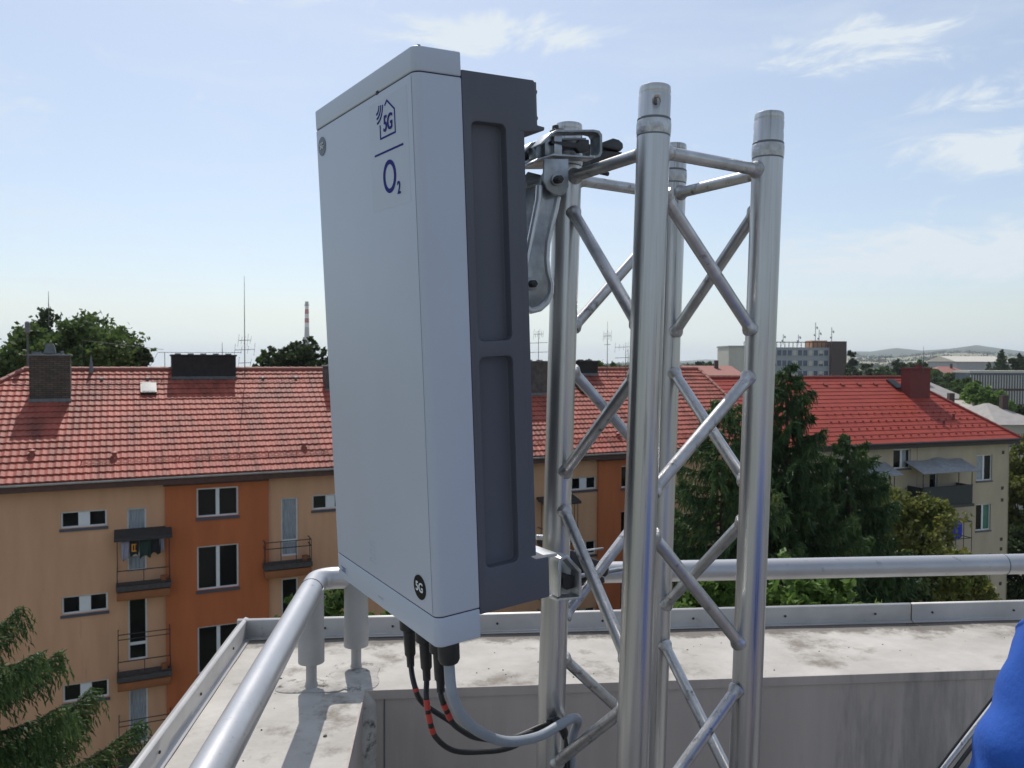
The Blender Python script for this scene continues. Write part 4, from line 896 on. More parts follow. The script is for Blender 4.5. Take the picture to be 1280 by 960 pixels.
obj('end_tower', MB().box(w + .01, w + 4.9, -1.5, 15, 0, h + 2.0), 'far_brown', o)
b = MB(); b.box(-w, w, -.3, .2, h + 1.55, h + 1.8)
for i in range(22): x = -w + i * 2 * w / 21; b.box(x - .08, x + .08, -.2, 0, h, h + 1.55)
obj('roof_rail', b, 'far_brown', o)
obj('roof_cabin', MB().box(w - 5, w, 2, 8, h, h + 2.3), 'far_orange', o)
for k, (x, hh) in enumerate(((-3.5, 6.2), (-2.3, 3.8), (1.8, 4.6), (-9, 2.2), (-14, 2.4), (-20, 1.8))):
    b = MB(); b.tube([(w + x, 3, h + 1), (w + x, 3, h + 2 + hh)], .12, 5); b.lathe([(.0, .15), (.32, .1), (.45, 0), (0, .05)], (w + x + .4, 2.6, h + 1.5 + hh * .8), (.6, -1, .2), 10); b.lathe([(.0, .12), (.25, .07), (.33, 0), (0, .05)], (w + x - .4, 2.6, h + 1 + hh * .5), (-.6, -1, .2), 8); obj('roof_dish', b, 'far_grey', o)
o, w, h = block('flat_building', 911, 931, 434, 255, 'pale beige windowless block left of the grey office block', 'far_beige'); obj('roof_edge', MB().box(-w - .2, w + .2, -.2, 14.2, h, h + .5), 'far_grey', o)
o, w, h = block('glass_building', 1213, 1300, 466, 175, 'low blue grey building with closely spaced white window posts at the right edge', 'far_glass', depth=6)
for r_ in range(2):
    b = MB()
    for i in range(27): x = -w + i * 2 * w / 26; b.box(x - .10, x + .10, -.2, -.02, h - 3.4 - r_ * 3.4, h - .5 - r_ * 3.4)
    obj('window_posts', b, 'far_beige', o)
    obj('spandrel', MB().box(-w, w, -.15, -.01, h - 3.9 - r_ * 3.4, h - 3.4 - r_ * 3.4), 'far_brown', o)
obj('roof_edge', MB().box(-w - .3, w + .3, -.3, 6.3, h, h + .5), 'far_beige', o)
def hiphouse(px0, px1, pye, pyr, Y, label, rm='far_roof_grey', wm='far_wall', depth=10, ridge=.35, group=None):
    p0 = at(px0, pye, Y); p1 = at(px1, pye, Y); pr = at(px0, pyr, Y + depth / 2).z; w = (p1.x - p0.x) / 2; h = p0.z
    o = empty('small_house', ((p0.x + p1.x) / 2, Y, 0), 0, label, 'house', group); obj('wall', MB().box(-w + .4, w - .4, .4, depth - .4, 0, h), wm, o)
    r_ = w * ridge; b = MB(); b.add([(-w, 0, h), (w, 0, h), (w, depth, h), (-w, depth, h), (-r_, depth / 2, pr), (r_, depth / 2, pr)], [(0, 1, 5, 4), (1, 2, 5), (2, 3, 4, 5), (3, 0, 4), (0, 3, 2, 1)]); ro = obj('roof', b, rm, o)
    for i in range(4):
        x = -w + 2 * w * (i + .5) / 4; obj('window', MB().box(x - .5, x + .5, .33, .42, h - 2.2, h - .9), 'far_glass', o)
    obj('chimney', MB().box(w * .2, w * .2 + .6, depth * .35, depth * .35 + .6, h, pr + .9), 'far_brown', ro); return o
hiphouse(1246, 1312, 531, 504, 78, 'pale grey hipped roof low at the right edge below the glass building', ridge=.08, depth=12)
hiphouse(1118, 1212, 498, 471, 100, 'grey gabled roof just behind the red roof chimney', depth=13, ridge=.3)
hiphouse(1150, 1246, 512, 500, 92, 'low brownish roofs between the red hip and the bright tree', rm='far_wall', ridge=.8)
hiphouse(1010, 1075, 484, 473, 150, 'small red roofed house behind the red ridge in the middle', rm='far_roof_red')
hiphouse(856, 932, 469, 457, 130, 'faded pink roof seen between the two right mast legs', rm='far_roof_red', ridge=.85, depth=12)
hiphouse(1168, 1214, 466, 458, 260, 'distant brown roofed house among trees left of the glass building', rm='far_roof_red')
o, w, h = block('warehouse', 1196, 1262, 452, 420, 'long pale warehouse in front of the hillside fields', 'far_grey', depth=30); b = MB(); b.prism([(-w - 1, -1, h), (-w - 1, 15, h + 3), (-w - 1, 31, h)], (2 * w + 2, 0, 0)); obj('roof', b, 'far_beige', o)
# factory chimney
p = at(383.5, 377, 1200); o = empty('factory_chimney', (p.x, 1200, 0), 0, 'tall thin factory chimney with red and white bands on the left skyline', 'chimney'); h = p.z
def sec(z0, z1, mt, nm='shaft'): b = MB(); rr2 = lambda z: 4.6 - 2.0 * z / h; b.lathe([(rr2(z0), z0), (rr2(z1), z1)], n=20); obj(nm, b, mt, o, smooth=True)
sec(0, h - 38, 'stack_grey'); cu_ = h - 38
for i in range(5): sec(cu_, cu_ + 6.6, 'stack_white' if i % 2 == 0 else 'stack_red', 'band'); cu_ += 6.6
sec(cu_, h, 'stack_grey'); obj('rim', MB().lathe([(3.5, h - 6), (3.5, h - 5)], n=16), 'mast_metal', o)

# ------------------------------------------------------------------ trees
def leaves_mesh(P, size, rs, elong=1.6, flat=None, jit=.35, dirs=None):
    """one small quad leaf per point"""
    n = len(P); a = rs.normal(size=(n, 3)) if dirs is None else dirs + rs.normal(size=(n, 3)) * jit
    a /= np.linalg.norm(a, axis=1)[:, None]; q = rs.normal(size=(n, 3)); q -= (q * a).sum(1)[:, None] * a; q /= np.linalg.norm(q, axis=1)[:, None]
    s = size * rs.uniform(.6, 1.3, n)[:, None]; u = a * s * elong / 2; w = q * s / 2
    V = np.stack([P - u, P + w * .9 - u * .1, P + u, P - w * .9 - u * .1], 1).reshape(-1, 3); return V
def quad_obj(name, V, mt, parent):
    n = len(V) // 4; me = bpy.data.meshes.new(name); me.vertices.add(len(V)); me.vertices.foreach_set('co', V.astype(np.float32).ravel())
    me.loops.add(4 * n); me.loops.foreach_set('vertex_index', np.arange(4 * n, dtype=np.int32)); me.polygons.add(n); me.polygons.foreach_set('loop_start', np.arange(0, 4 * n, 4, dtype=np.int32))
    me.update(calc_edges=True); me.materials.append(M[mt]); o = bpy.data.objects.new(name, me); col.objects.link(o); o.parent = parent; return o
def tree(name, x, y, h, cr, label, mt='leaf_mid', n=16000, leaf=.16, seed=1, ch=None, lobes=26, group=None, z0=0, gap=.35, cat='tree', sprigs=60):
    rs = np.random.RandomState(seed); o = empty(name, (x, y, z0), 0, label, cat, group); ch = ch or cr * 1.9; cz = h - ch / 2
    # lobes: small clumps spread over an uneven crown
    C = []; 
    while len(C) < lobes:
        v = rs.normal(size=3); v /= np.linalg.norm(v); r = rs.uniform(.45, .88); c = v * r * np.array([cr, cr, ch / 2]) * rs.uniform(.8, 1.08)
        if c[2] < -ch * .42: continue
        C.append(c + np.array([0, 0, cz]))
    C = np.array(C); rad = cr * rs.uniform(.20, .40, lobes)
    # clumps of leaves on the skins of the lobes
    per = n // 22; cl_ = []
    idx = rs.randint(0, lobes, per); v = rs.normal(size=(per, 3)); v /= np.linalg.norm(v, axis=1)[:, None]; cl_ = C[idx] + v * (rad[idx] * rs.uniform(.55, 1.12, per))[:, None] * np.array([1, 1, .8])
    P = np.repeat(cl_, 22, 0) + rs.normal(size=(per * 22, 3)) * cr * .045
    # loose sprigs past the outline
    sp_ = cl_[rs.randint(0, per, sprigs)]; dd_ = sp_ - np.array([0, 0, cz]); dd_ /= np.linalg.norm(dd_, axis=1)[:, None]
    Q = np.concatenate([sp_ + dd_ * cr * .16 * t + rs.normal(size=sp_.shape) * cr * .025 for t in np.linspace(0, 1, 10)] * 2)
    P = np.concatenate([P, Q]); quad_obj('crown', leaves_mesh(P, leaf, rs, 1.5), mt, o)
    b = MB(); b.tube([(0, 0, -.3), (.05, 0, h * .25), (-.05, .05, cz), (0, 0, cz + ch * .3)], [max(.12, h * .018), h * .013, h * .008, .03], 8)
    for c in C[:16]:
        a = Vector((0, 0, max(h * .22, cz - ch * .4 + .3 * (c[2] - cz)))); m_ = a.lerp(Vector(c), .5) + Vector((0, 0, -.1 * cr)); b.tube([a, m_, Vector(c)], [h * .006, h * .004, .012], 5)
    obj('trunk', b, 'bark', o); return o
def spruce(name, x, y, h, rmax, label, tip=.16, mt='needle_dark', nb=150, seed=1, tw=26, droop=.5, z0=0, qn=.10, low=.12, group=None, shape=.8, wid=.26, hang=.30, thin=5.0):
    """boughs in whorls; each carries side twigs and a hanging fringe, all clothed in narrow needle sprays"""
    rs = np.random.RandomState(seed); o = empty(name, (x, y, z0), 0, label, 'conifer', group); b = MB(); b.tube([(0, 0, -.3), (0, 0, h * .5), (0, 0, h)], [h * .017, h * .010, .015], 8)
    PP = []; DD = []; az = rs.uniform(0, 6)
    for i in range(nb):
        t = ((i + .5) / nb) ** .85; z = h * (1 - t * (1 - low)); L = rmax * (t ** shape) * rs.uniform(.62, 1.18) + .12; az += 2.4 + rs.uniform(-.35, .35)
        d = np.array([math.cos(az), math.sin(az), 0]); m_ = 10; S_ = np.linspace(0, 1, m_ + 1); dr_ = droop * rs.uniform(.7, 1.3)
        zz = L * (.18 * (1 - t) * S_ - dr_ * .75 * S_ * (1 - .62 * S_) * (.45 + .7 * t) + tip * S_ ** 4)
        ax = np.array([0, 0, z]) + d * (L * S_)[:, None] + np.array([0, 0, 1]) * zz[:, None]
        if L > .4: b.tube([tuple(p) for p in ax[::2]], list(np.linspace(.014 * L + .008, .003, len(ax[::2]))), 4, cap=False)
        nt = max(6, int(tw * L / rmax) + 5)
        for k in range(nt):
            s_ = min(.10 + .90 * (k + rs.uniform(0, .9)) / nt, 1); f = s_ * m_; j = min(int(f), m_ - 1); p = ax[j] + (ax[j + 1] - ax[j]) * (f - j); tg = ax[j + 1] - ax[j]; tg /= np.linalg.norm(tg)
            env = math.sin(math.pi * min(1, .18 + .80 * s_)) ** .7
            for sd_ in (-1, 1):
                q = np.array([-d[1], d[0], 0]) * sd_; tl = L * wid * env * rs.uniform(.6, 1.25) + .08; dv = tg * .9 + q * .8 + np.array([0, 0, -.12 - .3 * rs.uniform()]); dv /= np.linalg.norm(dv)
                c = max(4, int(tl / qn * 2.6)); tt = np.linspace(0, 1, c)[:, None]; pts = p + dv * tl * tt + np.array([0, 0, -1]) * (tt ** 2) * tl * .35
                PP.append(pts + rs.normal(size=pts.shape) * qn * .16); DD.append(np.repeat((dv + np.array([0, 0, -.2]))[None], c, 0))
                for u_ in (rs.uniform(.2, .6), rs.uniform(.5, 1)):
                    hl_ = hang * rs.uniform(.5, 1.2) * min(1, L); c2_ = max(2, int(hl_ / qn * 1.6)); t2 = np.linspace(.1, 1, c2_)[:, None]; a_ = p + dv * tl * u_ + np.array([0, 0, -1]) * u_ ** 2 * tl * .35; dh = dv * .35 + np.array([0, 0, -1])
                    PP.append(a_ + dh * hl_ * t2 + rs.normal(size=(c2_, 3)) * qn * .14); DD.append(np.repeat(dh[None], c2_, 0))
    P = np.concatenate(PP); D = np.concatenate(DD); D /= np.linalg.norm(D, axis=1)[:, None]; quad_obj('foliage', leaves_mesh(P, qn * .42, rs, thin, dirs=D, jit=.30), mt, o); obj('trunk', b, 'bark', o); return o

def gz(px, py, Y): return at(px, py, Y)
def T(fn, name, px, py, Y, r, label, **k):
    p = at(px, py, Y); return fn(name, p.x, Y, p.z - k.get('z0', 0), r, label, **k)
# near spruce at the bottom left
T(spruce, 'spruce_tree', -80, 768, 8.6, 2.85, 'near spruce with long drooping boughs filling the bottom left corner', mt='needle_near', nb=66, seed=17, tw=76, droop=.20, tip=.13, qn=.05, low=.60, shape=.5, wid=.15, hang=.27)
# big conifers behind the parapet
T(spruce, 'spruce_tree', 985, 455, 25, 4.0, 'tallest dark spruce right behind the right mast leg', nb=185, seed=3, tw=30, qn=.14, droop=.7, shape=.72, wid=.2)
T(spruce, 'spruce_tree', 905, 500, 23, 3.5, 'shorter spruce seen between the two right mast legs', mt='needle_near', nb=160, seed=5, tw=30, qn=.13, droop=.8, shape=.6, wid=.2)
T(spruce, 'spruce_tree', 1062, 545, 27.5, 3.6, 'broad dark spruce on the right flank of the tallest one', nb=150, seed=8, tw=30, qn=.14, droop=.7, shape=.55, wid=.2)
T(tree, 'lime_tree', 1138, 600, 33, 2.6, 'yellow green lime tree in front of the olive block balcony', mt='leaf_yellow', n=34000, leaf=.13, seed=21, ch=7.5, lobes=34)
T(tree, 'lime_tree', 1185, 672, 36, 1.9, 'lower yellow green tree just right of the taller lime tree', mt='leaf_yellow', n=18000, leaf=.13, seed=22, ch=5.5)
T(tree, 'yew_tree', 1085, 650, 30, 2.6, 'dark rounded tree below the spruces, left of the lime tree', mt='leaf_dark', n=26000, leaf=.13, seed=23, ch=6)
T(tree, 'ash_tree', 975, 690, 10.5, 1.05, 'bright green tree top just beyond the flashing behind the right mast leg', mt='leaf_bright', n=9000, leaf=.085, seed=31, ch=2.2, lobes=22, sprigs=80)
T(tree, 'ash_tree', 893, 712, 11, .9, 'bright green tree top between the near and the right mast leg', mt='leaf_bright', n=7500, leaf=.085, seed=32, ch=2.0)
T(tree, 'ash_tree', 1036, 712, 10, .72, 'smaller bright tree top right of the right mast leg', mt='leaf_bright', n=5200, leaf=.085, seed=33, ch=1.7)
T(tree, 'elder_tree', 420, 728, 10, .95, 'leafy tree top in the gap between the railing corner posts', mt='leaf_mid', n=9000, leaf=.075, seed=34, ch=2.4)
T(tree, 'elder_tree', 494, 764, 10.4, .5, 'tiny tree top peeping over the flashing under the antenna', mt='leaf_bright', n=2600, leaf=.075, seed=35, ch=1.2)
T(tree, 'elder_tree', 1100, 735, 14, 1.5, 'dark leafy crown right of the bright tree tops below the railing', mt='leaf_dark', n=12000, leaf=.10, seed=36, ch=3.2)
# behind the beige block
T(tree, 'maple_tree', 118, 388, 52, 4.3, 'large dark green crown above the ridge right of the brick chimney', mt='leaf_mid', n=26000, leaf=.24, seed=41, ch=8)
T(tree, 'maple_tree', 12, 405, 50, 3.6, 'green crown at the left edge behind the thick pipe', mt='leaf_mid', n=20000, leaf=.24, seed=42, ch=8)
T(tree, 'maple_tree', 62, 398, 56, 3.0, 'crown between the two larger ones behind the brick chimney', mt='leaf_dark', n=14000, leaf=.24, seed=43, ch=7)
T(tree, 'poplar_tree', 166, 414, 52, 1.25, 'small narrow crown standing apart right of the large one', mt='leaf_dark', n=2600, leaf=.22, seed=44, ch=4.4, lobes=12)
T(tree, 'maple_tree', 372, 424, 62, 2.6, 'dark crown below the factory chimney', mt='leaf_dark', n=9000, leaf=.24, seed=45, ch=5)
T(tree, 'maple_tree', 340, 440, 64, 2.0, 'thin crown left of the one below the factory chimney', mt='leaf_mid', n=2400, leaf=.24, seed=46, ch=3.6, lobes=10)
T(tree, 'maple_tree', 402, 436, 60, 1.6, 'dark crown touching the left edge of the antenna', mt='leaf_dark', n=4000, leaf=.24, seed=47, ch=4)
for i, (px, py, Y, r_) in enumerate(((690, 448, 75, 2.6), (735, 446, 80, 3.4), (765, 452, 82, 2.6))):
    T(tree, 'garden_tree', px, py, Y, r_, ['green crown behind the chimneys left of the near mast leg', 'green crown right behind the low black chimney', 'low green crown beside the bushy aerial'][i], n=7000, leaf=.3, seed=50 + i)
# right edge
T(tree, 'maple_tree', 1284, 548, 58, 3.4, 'tall crown at the right edge beyond the corner of the olive block', mt='leaf_yellow', n=20000, leaf=.22, seed=61, ch=9)
T(tree, 'maple_tree', 1290, 640, 52, 3.0, 'lower dark crown at the right edge beyond the olive block', mt='leaf_dark', n=16000, leaf=.2, seed=62, ch=7)
T(tree, 'maple_tree', 1233, 483, 95, 3.0, 'bright rounded crown below the glass building', mt='leaf_bright', n=9000, leaf=.3, seed=63, ch=5)
T(tree, 'maple_tree', 1214, 508, 76, 2.4, 'bright crown touching the slope of the red hip', mt='leaf_yellow', n=8000, leaf=.26, seed=64, ch=5)
T(tree, 'maple_tree', 1272, 503, 120, 2.8, 'dark crown in front of the glass building, lower right', mt='leaf_dark', n=6000, leaf=.4, seed=65, ch=6)
T(tree, 'cypress_tree', 1064, 433, 225, 2.0, 'dark narrow columnar tree at the end of the office block', mt='leaf_dark', n=5000, leaf=.5, seed=66, ch=15, lobes=30)
T(spruce, 'conifer_tree', 1252, 437, 205, 3.6, 'dark cone shaped conifer above the glass building', nb=70, seed=67, tw=6, qn=.5, droop=.2, low=.4, hang=.8, thin=2)
T(spruce, 'conifer_tree', 1236, 452, 205, 1.7, 'small cone shaped conifer left of the taller one by the glass building', nb=34, seed=68, tw=6, qn=.4, droop=.2, low=.5, hang=.6, thin=2)
T(tree, 'pine_tree', 1280, 446, 205, 3.6, 'flat topped dark pine at the right edge of the skyline', mt='leaf_dark', n=3500, leaf=.5, seed=69, ch=4.5)
far = [(1085, 455, 210, 5), (1103, 450, 220, 5.5), (1122, 448, 230, 5), (1142, 447, 240, 6), (1096, 458, 180, 4), (1180, 462, 200, 4), (1196, 460, 190, 4.5), (1206, 470, 150, 3.5), (1158, 464, 190, 4), (1176, 458, 260, 4), (872, 452, 260, 3.5), (888, 454, 250, 3.5), (900, 452, 300, 3.5), (860, 455, 260, 3)]
for i, (px, py, Y, r_) in enumerate(far):
    T(tree, 'distant_tree', px, py, Y, r_, 'distant hazy green tree crown among the far roofs', mt='leaf_mid' if i % 2 else 'leaf_dark', n=3000, leaf=.7, seed=80 + i, group='distant trees behind the far roofs', lobes=14, sprigs=10)

# ------------------------------------------------------------------ terrain out to the horizon
def hgt(x, y):
    r = math.hypot(x, y); a = math.degrees(math.atan2(x, max(y, .001)) if y > 0 else math.pi)
    def ss(t): t = min(max(t, 0), 1); return t * t * (3 - 2 * t)
    left = ss((8 - a) / 12) * ss((r - 700) / 2500) * -175           # the land falls away into a wide valley on the left
    h = left
    rg = ss((a - 12) / 10); fl = ss((r - 900) / 2600) * rg
    h += fl * (42 + 10 * math.sin(a * .7))                            # the long field slope on the right
    h += ss((r - 3600) / 900) * (1 - ss((r - 5200) / 1200)) * ss((a - 15) / 9) * (40 + 14 * math.sin(a * 1.3) + 6 * math.sin(a * 4.1 + 1))
    h += ss((r - 4200) / 1500) * ss((a - 7) / 4) * (24 + 5 * math.sin(a * 2.0))
    return h
b = MB(); rings = [0, 30, 80, 160, 300, 500, 700, 900, 1150, 1400, 1700, 2000, 2300, 2600, 2900, 3200, 3500, 3800, 4100, 4400, 4700, 5000, 5500, 6200, 7200, 9000]
NA = 240; v = []; f = []
for r in rings:
    for k in range(NA): t = 2 * math.pi * k / NA; x = r * math.sin(t); y = r * math.cos(t); v.append((x, y, hgt(x, y) - .02 + (-60 if r > 8000 else 0)))
for i in range(len(rings) - 1):
    for k in range(NA): a = i * NA + k; c = i * NA + (k + 1) % NA; f.append((a, c, c + NA, a + NA))
b.add(v, f)
# fields: patches of pale stubble, grass and woodland in the material
m = bpy.data.materials.new('land'); nt, N, L = nodes(m); p = N['Principled BSDF']; p.inputs['Roughness'].default_value = .95
tc = N.new('ShaderNodeTexCoord'); mp = N.new('ShaderNodeMapping'); mp.inputs['Scale'].default_value = (.0016, .0034, 0); L.new(tc.outputs['Object'], mp.inputs[0])
vo = N.new('ShaderNodeTexVoronoi'); vo.inputs['Scale'].default_value = 1.0; L.new(mp.outputs[0], vo.inputs['Vector'])
rp = N.new('ShaderNodeValToRGB'); rp.color_ramp.interpolation = 'CONSTANT'; e = rp.color_ramp.elements; e[0].color = (.22, .20, .13, 1); e[1].position = .55; e[1].color = (.13, .16, .06, 1); x = e.new(.3); x.color = (.27, .24, .16, 1); x = e.new(.8); x.color = (.17, .18, .09, 1)
sx = N.new('ShaderNodeSeparateColor'); L.new(vo.outputs['Color'], sx.inputs[0]); L.new(sx.outputs[0], rp.inputs[0])
ln = N.new('ShaderNodeVectorMath'); ln.operation = 'LENGTH'; L.new(tc.outputs['Object'], ln.inputs[0])
mr = N.new('ShaderNodeMapRange'); mr.inputs['From Min'].default_value = 380; mr.inputs['From Max'].default_value = 420; L.new(ln.outputs['Value'], mr.inputs[0])
n_ = N.new('ShaderNodeTexNoise'); n_.inputs['Scale'].default_value = .05; n_.inputs['Detail'].default_value = 8; L.new(tc.outputs['Object'], n_.inputs[0])
r2 = N.new('ShaderNodeValToRGB'); r2.color_ramp.elements[0].color = (.07, .10, .035, 1); r2.color_ramp.elements[1].color = (.30, .28, .22, 1); r2.color_ramp.elements[0].position = .4; r2.color_ramp.elements[1].position = .6; L.new(n_.outputs[0], r2.inputs[0])
mx = N.new('ShaderNodeMix'); mx.data_type = 'RGBA'; L.new(mr.outputs[0], mx.inputs[0]); L.new(r2.outputs[0], mx.inputs[6]); L.new(rp.outputs[0], mx.inputs[7])
m4 = N.new('ShaderNodeMapRange'); m4.inputs['From Min'].default_value = 3700; m4.inputs['From Max'].default_value = 3800; L.new(ln.outputs['Value'], m4.inputs[0])
mx2 = N.new('ShaderNodeMix'); mx2.data_type = 'RGBA'; L.new(m4.outputs[0], mx2.inputs[0]); L.new(mx.outputs[2], mx2.inputs[6]); mx2.inputs[7].default_value = (.035, .06, .03, 1)
L.new(mx2.outputs[2], p.inputs['Base Color']); MATS['land'] = m
tag(obj('ground', b, 'land', smooth=True), 'land running out to fields and wooded hills on the horizon', 'ground', kind='structure')
b = MB(); b.add([(-40, 4.5, .006), (60, 12.5, .006), (60, 17, .006), (-40, 9, .006)], [(0, 1, 2, 3)]); tag(obj('street', b, 'asphalt'), 'asphalt lane in the yard between the houses', 'road', kind='structure')
# hedgerow woods on the far slopes: uncountable
rs = np.random.RandomState(5); P = []
for _ in range(900):
    a = R(rs.uniform(6, 36)); r = rs.choice([rs.uniform(420, 900), 1500 + rs.normal() * 20, 2150 + rs.normal() * 25, 2900 + rs.normal() * 25, 3500 + rs.normal() * 40]); x = r * math.sin(a); y = r * math.cos(a)
    hh = rs.uniform(5, 11); c = np.array([x, y, hgt(x, y) + hh * .5]); P.append(c + rs.normal(size=(42, 3)) * np.array([5, 5, hh * .33]))
tag(quad_obj('distant_woodland', leaves_mesh(np.concatenate(P), 3.2, rs, 1.2), 'leaf_dark', None), 'far hazy hedgerows and woods on the field slopes', 'woodland', kind='stuff')
# ------------------------------------------------------------------ the person at the right edge
PO = Vector((.729, .80, E - 1.65)); per = empty('person', PO, R(8), 'person in a blue fleece jacket cut off by the bottom right corner', 'person'); per.scale = (.972, .972, .972)
def skinned(name, V, Eg, rad, sub=2):
    me = bpy.data.meshes.new(name); me.from_pydata(V, Eg, []); o = bpy.data.objects.new(name, me); col.objects.link(o)
    o.modifiers.new('Skin', 'SKIN'); bm = bmesh.new(); bm.from_mesh(me); ly = bm.verts.layers.skin.verify()
    for i, v in enumerate(bm.verts): v[ly].radius = rad[i] if isinstance(rad[i], tuple) else (rad[i], rad[i]); v[ly].use_root = (i == 0)
    bm.to_mesh(me); bm.free(); s_ = o.modifiers.new('Sub', 'SUBSURF'); s_.levels = sub; s_.render_levels = sub
    bpy.context.view_layer.update(); bake(o); return o
def chain(J, links):
    V = []; Rr = []; ix = {}
    for k, (p, r) in J.items(): ix[k] = len(V); V.append(p); Rr.append(r)
    return V, [(ix[a], ix[b_]) for a, b_ in links], Rr
HM = {}
def hand(wp, wd, side):                     # palm, four curled fingers and a thumb leaving its side
    J = []; parts = []
    wp = Vector(wp); wd = Vector(wd).normalized(); sdv = wd.cross(Vector((0, 0, 1))).normalized() * side; dnv = sdv.cross(wd).normalized()
    if dnv.z > 0: dnv = -dnv
    b = MB(); b.obox(wp + wd * .045, wd * .045, sdv * .038, dnv * .013); parts.append(b)
    for i, (off, ln) in enumerate(((-.030, .068), (-.010, .078), (.011, .073), (.030, .056))):
        a = wp + wd * .085 + sdv * off; p = [a - wd * .02, a, a + (wd + dnv * .35).normalized() * ln * .45, a + (wd + dnv * .35).normalized() * ln * .45 + (wd + dnv * 1.4).normalized() * ln * .33, a + (wd + dnv * .35).normalized() * ln * .45 + (wd + dnv * 1.4).normalized() * ln * .33 + (wd * .2 + dnv).normalized() * ln * .25]
        b = MB(); b.tube(p, [.0095, .0092, .0085, .0078, .0060], 10); parts.append(b)
    a = wp + wd * .025 - sdv * .034; b = MB(); b.tube([wp + wd * .015 - sdv * .01, a, a + (wd - sdv * .8 + dnv * .4).normalized() * .034, a + (wd - sdv * .8 + dnv * .4).normalized() * .034 + (wd + dnv * .4 - sdv * .1).normalized() * .03], [.014, .0125, .0105, .008], 10); parts.append(b)
    return parts
J = {'pelvis': ((0, 0, .94), (.14, .10)), 'waist': ((0, .0, 1.08), (.125, .09)), 'chest': ((0, .0, 1.27), (.15, .105)), 'neckb': ((0, -.01, 1.43), (.075, .065)), 'neck': ((0, .01, 1.51), (.055, .055)), 'skull': ((0, .02, 1.60), (.06, .07))}
lk = [('pelvis', 'waist'), ('waist', 'chest'), ('chest', 'neckb'), ('neckb', 'neck'), ('neck', 'skull')]
ARM = {-1: [(-.175, 0, 1.40), (-.268, .01, 1.12), (-.20, .20, 1.02)], 1: [(.18, 0, 1.40), (.25, .02, 1.12), (.18, .22, 1.06)]}
for s_ in (-1, 1):
    n = 'l' if s_ < 0 else 'r'; a = ARM[s_]
    J['sh' + n] = (a[0], .058); J['el' + n] = (a[1], .042); J['wr' + n] = (a[2], (.028, .024)); lk += [('neckb', 'sh' + n), ('sh' + n, 'el' + n), ('el' + n, 'wr' + n)]
    J['hip' + n] = ((s_ * .095, 0, .88), .088); J['kn' + n] = ((s_ * .11, .02, .48), .058); J['an' + n] = ((s_ * .12, -.01, .09), .040); J['to' + n] = ((s_ * .135, .15, .035), (.035, .025)); lk += [('pelvis', 'hip' + n), ('hip' + n, 'kn' + n), ('kn' + n, 'an' + n), ('an' + n, 'to' + n)]
V, Eg, Rr = chain(J, lk); body = skinned('body', V, Eg, Rr)
ex = MB(); hc = Vector((0, .03, 1.655))
def ball(c, rx, ry, rz, n=20, m_=14):
    v = []; f = []
    for i in range(m_ + 1):
        t = math.pi * i / m_
        for k in range(n): u = 2 * math.pi * k / n; v.append((c[0] + rx * math.sin(t) * math.cos(u), c[1] + ry * math.sin(t) * math.sin(u), c[2] + rz * math.cos(t)))
    for i in range(m_):
        for k in range(n): f.append((i * n + k, i * n + (k + 1) % n, (i + 1) * n + (k + 1) % n, (i + 1) * n + k))
    return v, f
for c, rx, ry, rz in ((hc + Vector((0, -.01, .03)), .076, .095, .092), (hc + Vector((0, .015, -.045)), .058, .072, .070), (hc + Vector((0, .055, -.095)), .032, .028, .022), (hc + Vector((0, .098, -.012)), .011, .016, .026), (hc + Vector((0, .104, -.030)), .016, .014, .011), (hc + Vector((-.077, -.005, -.010)), .011, .020, .034), (hc + Vector((.077, -.005, -.010)), .011, .020, .034), (hc + Vector((0, .078, .030)), .046, .014, .010), (hc + Vector((0, .082, -.062)), .024, .012, .0055), (hc + Vector((0, .080, -.072)), .021, .012, .006)):
    ex.add(*ball(c, rx, ry, rz))
for s_ in (-1, 1):
    a = ARM[s_]
    for b in hand(a[2], Vector(a[2]) - Vector(a[1]), s_): ex.add(b.v, b.f)
me = body.data; o_ = MB(); o_.v = [tuple(v.co) for v in me.vertices]; o_.f = [tuple(p.vertices) for p in me.polygons]; o_.mi = [0] * len(o_.f); o_.add(ex.v, ex.f)
bpy.data.objects.remove(body, do_unlink=True); body = obj('body', o_, 'skin', None)
rm = body.modifiers.new('Remesh', 'REMESH'); rm.mode = 'VOXEL'; rm.voxel_size = .0042; rm.use_smooth_shade = True; sm_ = body.modifiers.new('Smooth', 'SMOOTH'); sm_.iterations = 2; sm_.factor = .5
bpy.context.view_layer.update(); bake(body); body.parent = per
for p in body.data.polygons: p.use_smooth = True
if not body.data.materials: body.data.materials.append(M['skin'])
b = MB()
for s_ in (-1, 1): b.add(*ball(hc + Vector((s_ * .031, .083, .006)), .0125, .0125, .0085, 14, 10))
obj('eyes', b, 'window_frame', per, smooth=True)
b = MB()
for s_ in (-1, 1): b.add(*ball(hc + Vector((s_ * .031, .0935, .006)), .0055, .0035, .0055, 12, 8))
obj('irises', b, 'shoe_black', per, smooth=True)
b = MB(); v, f = ball(hc + Vector((0, -.018, .038)), .083, .100, .096, 28, 18)
rsn = random.Random(3); v = [(x * (1 + rsn.uniform(-.01, .012)), y, z + rsn.uniform(-.001, .002)) for x, y, z in v]; zc = hc.z
f = [q for q in f if all(not (v[i][1] > hc.y + .045 and v[i][2] < zc + .062) and v[i][2] > zc - .045 for i in q)]
b.add(v, f); hr_ = obj('hair', b, 'hair', per, smooth=True); so_ = hr_.modifiers.new('Solid', 'SOLIDIFY'); so_.thickness = .008
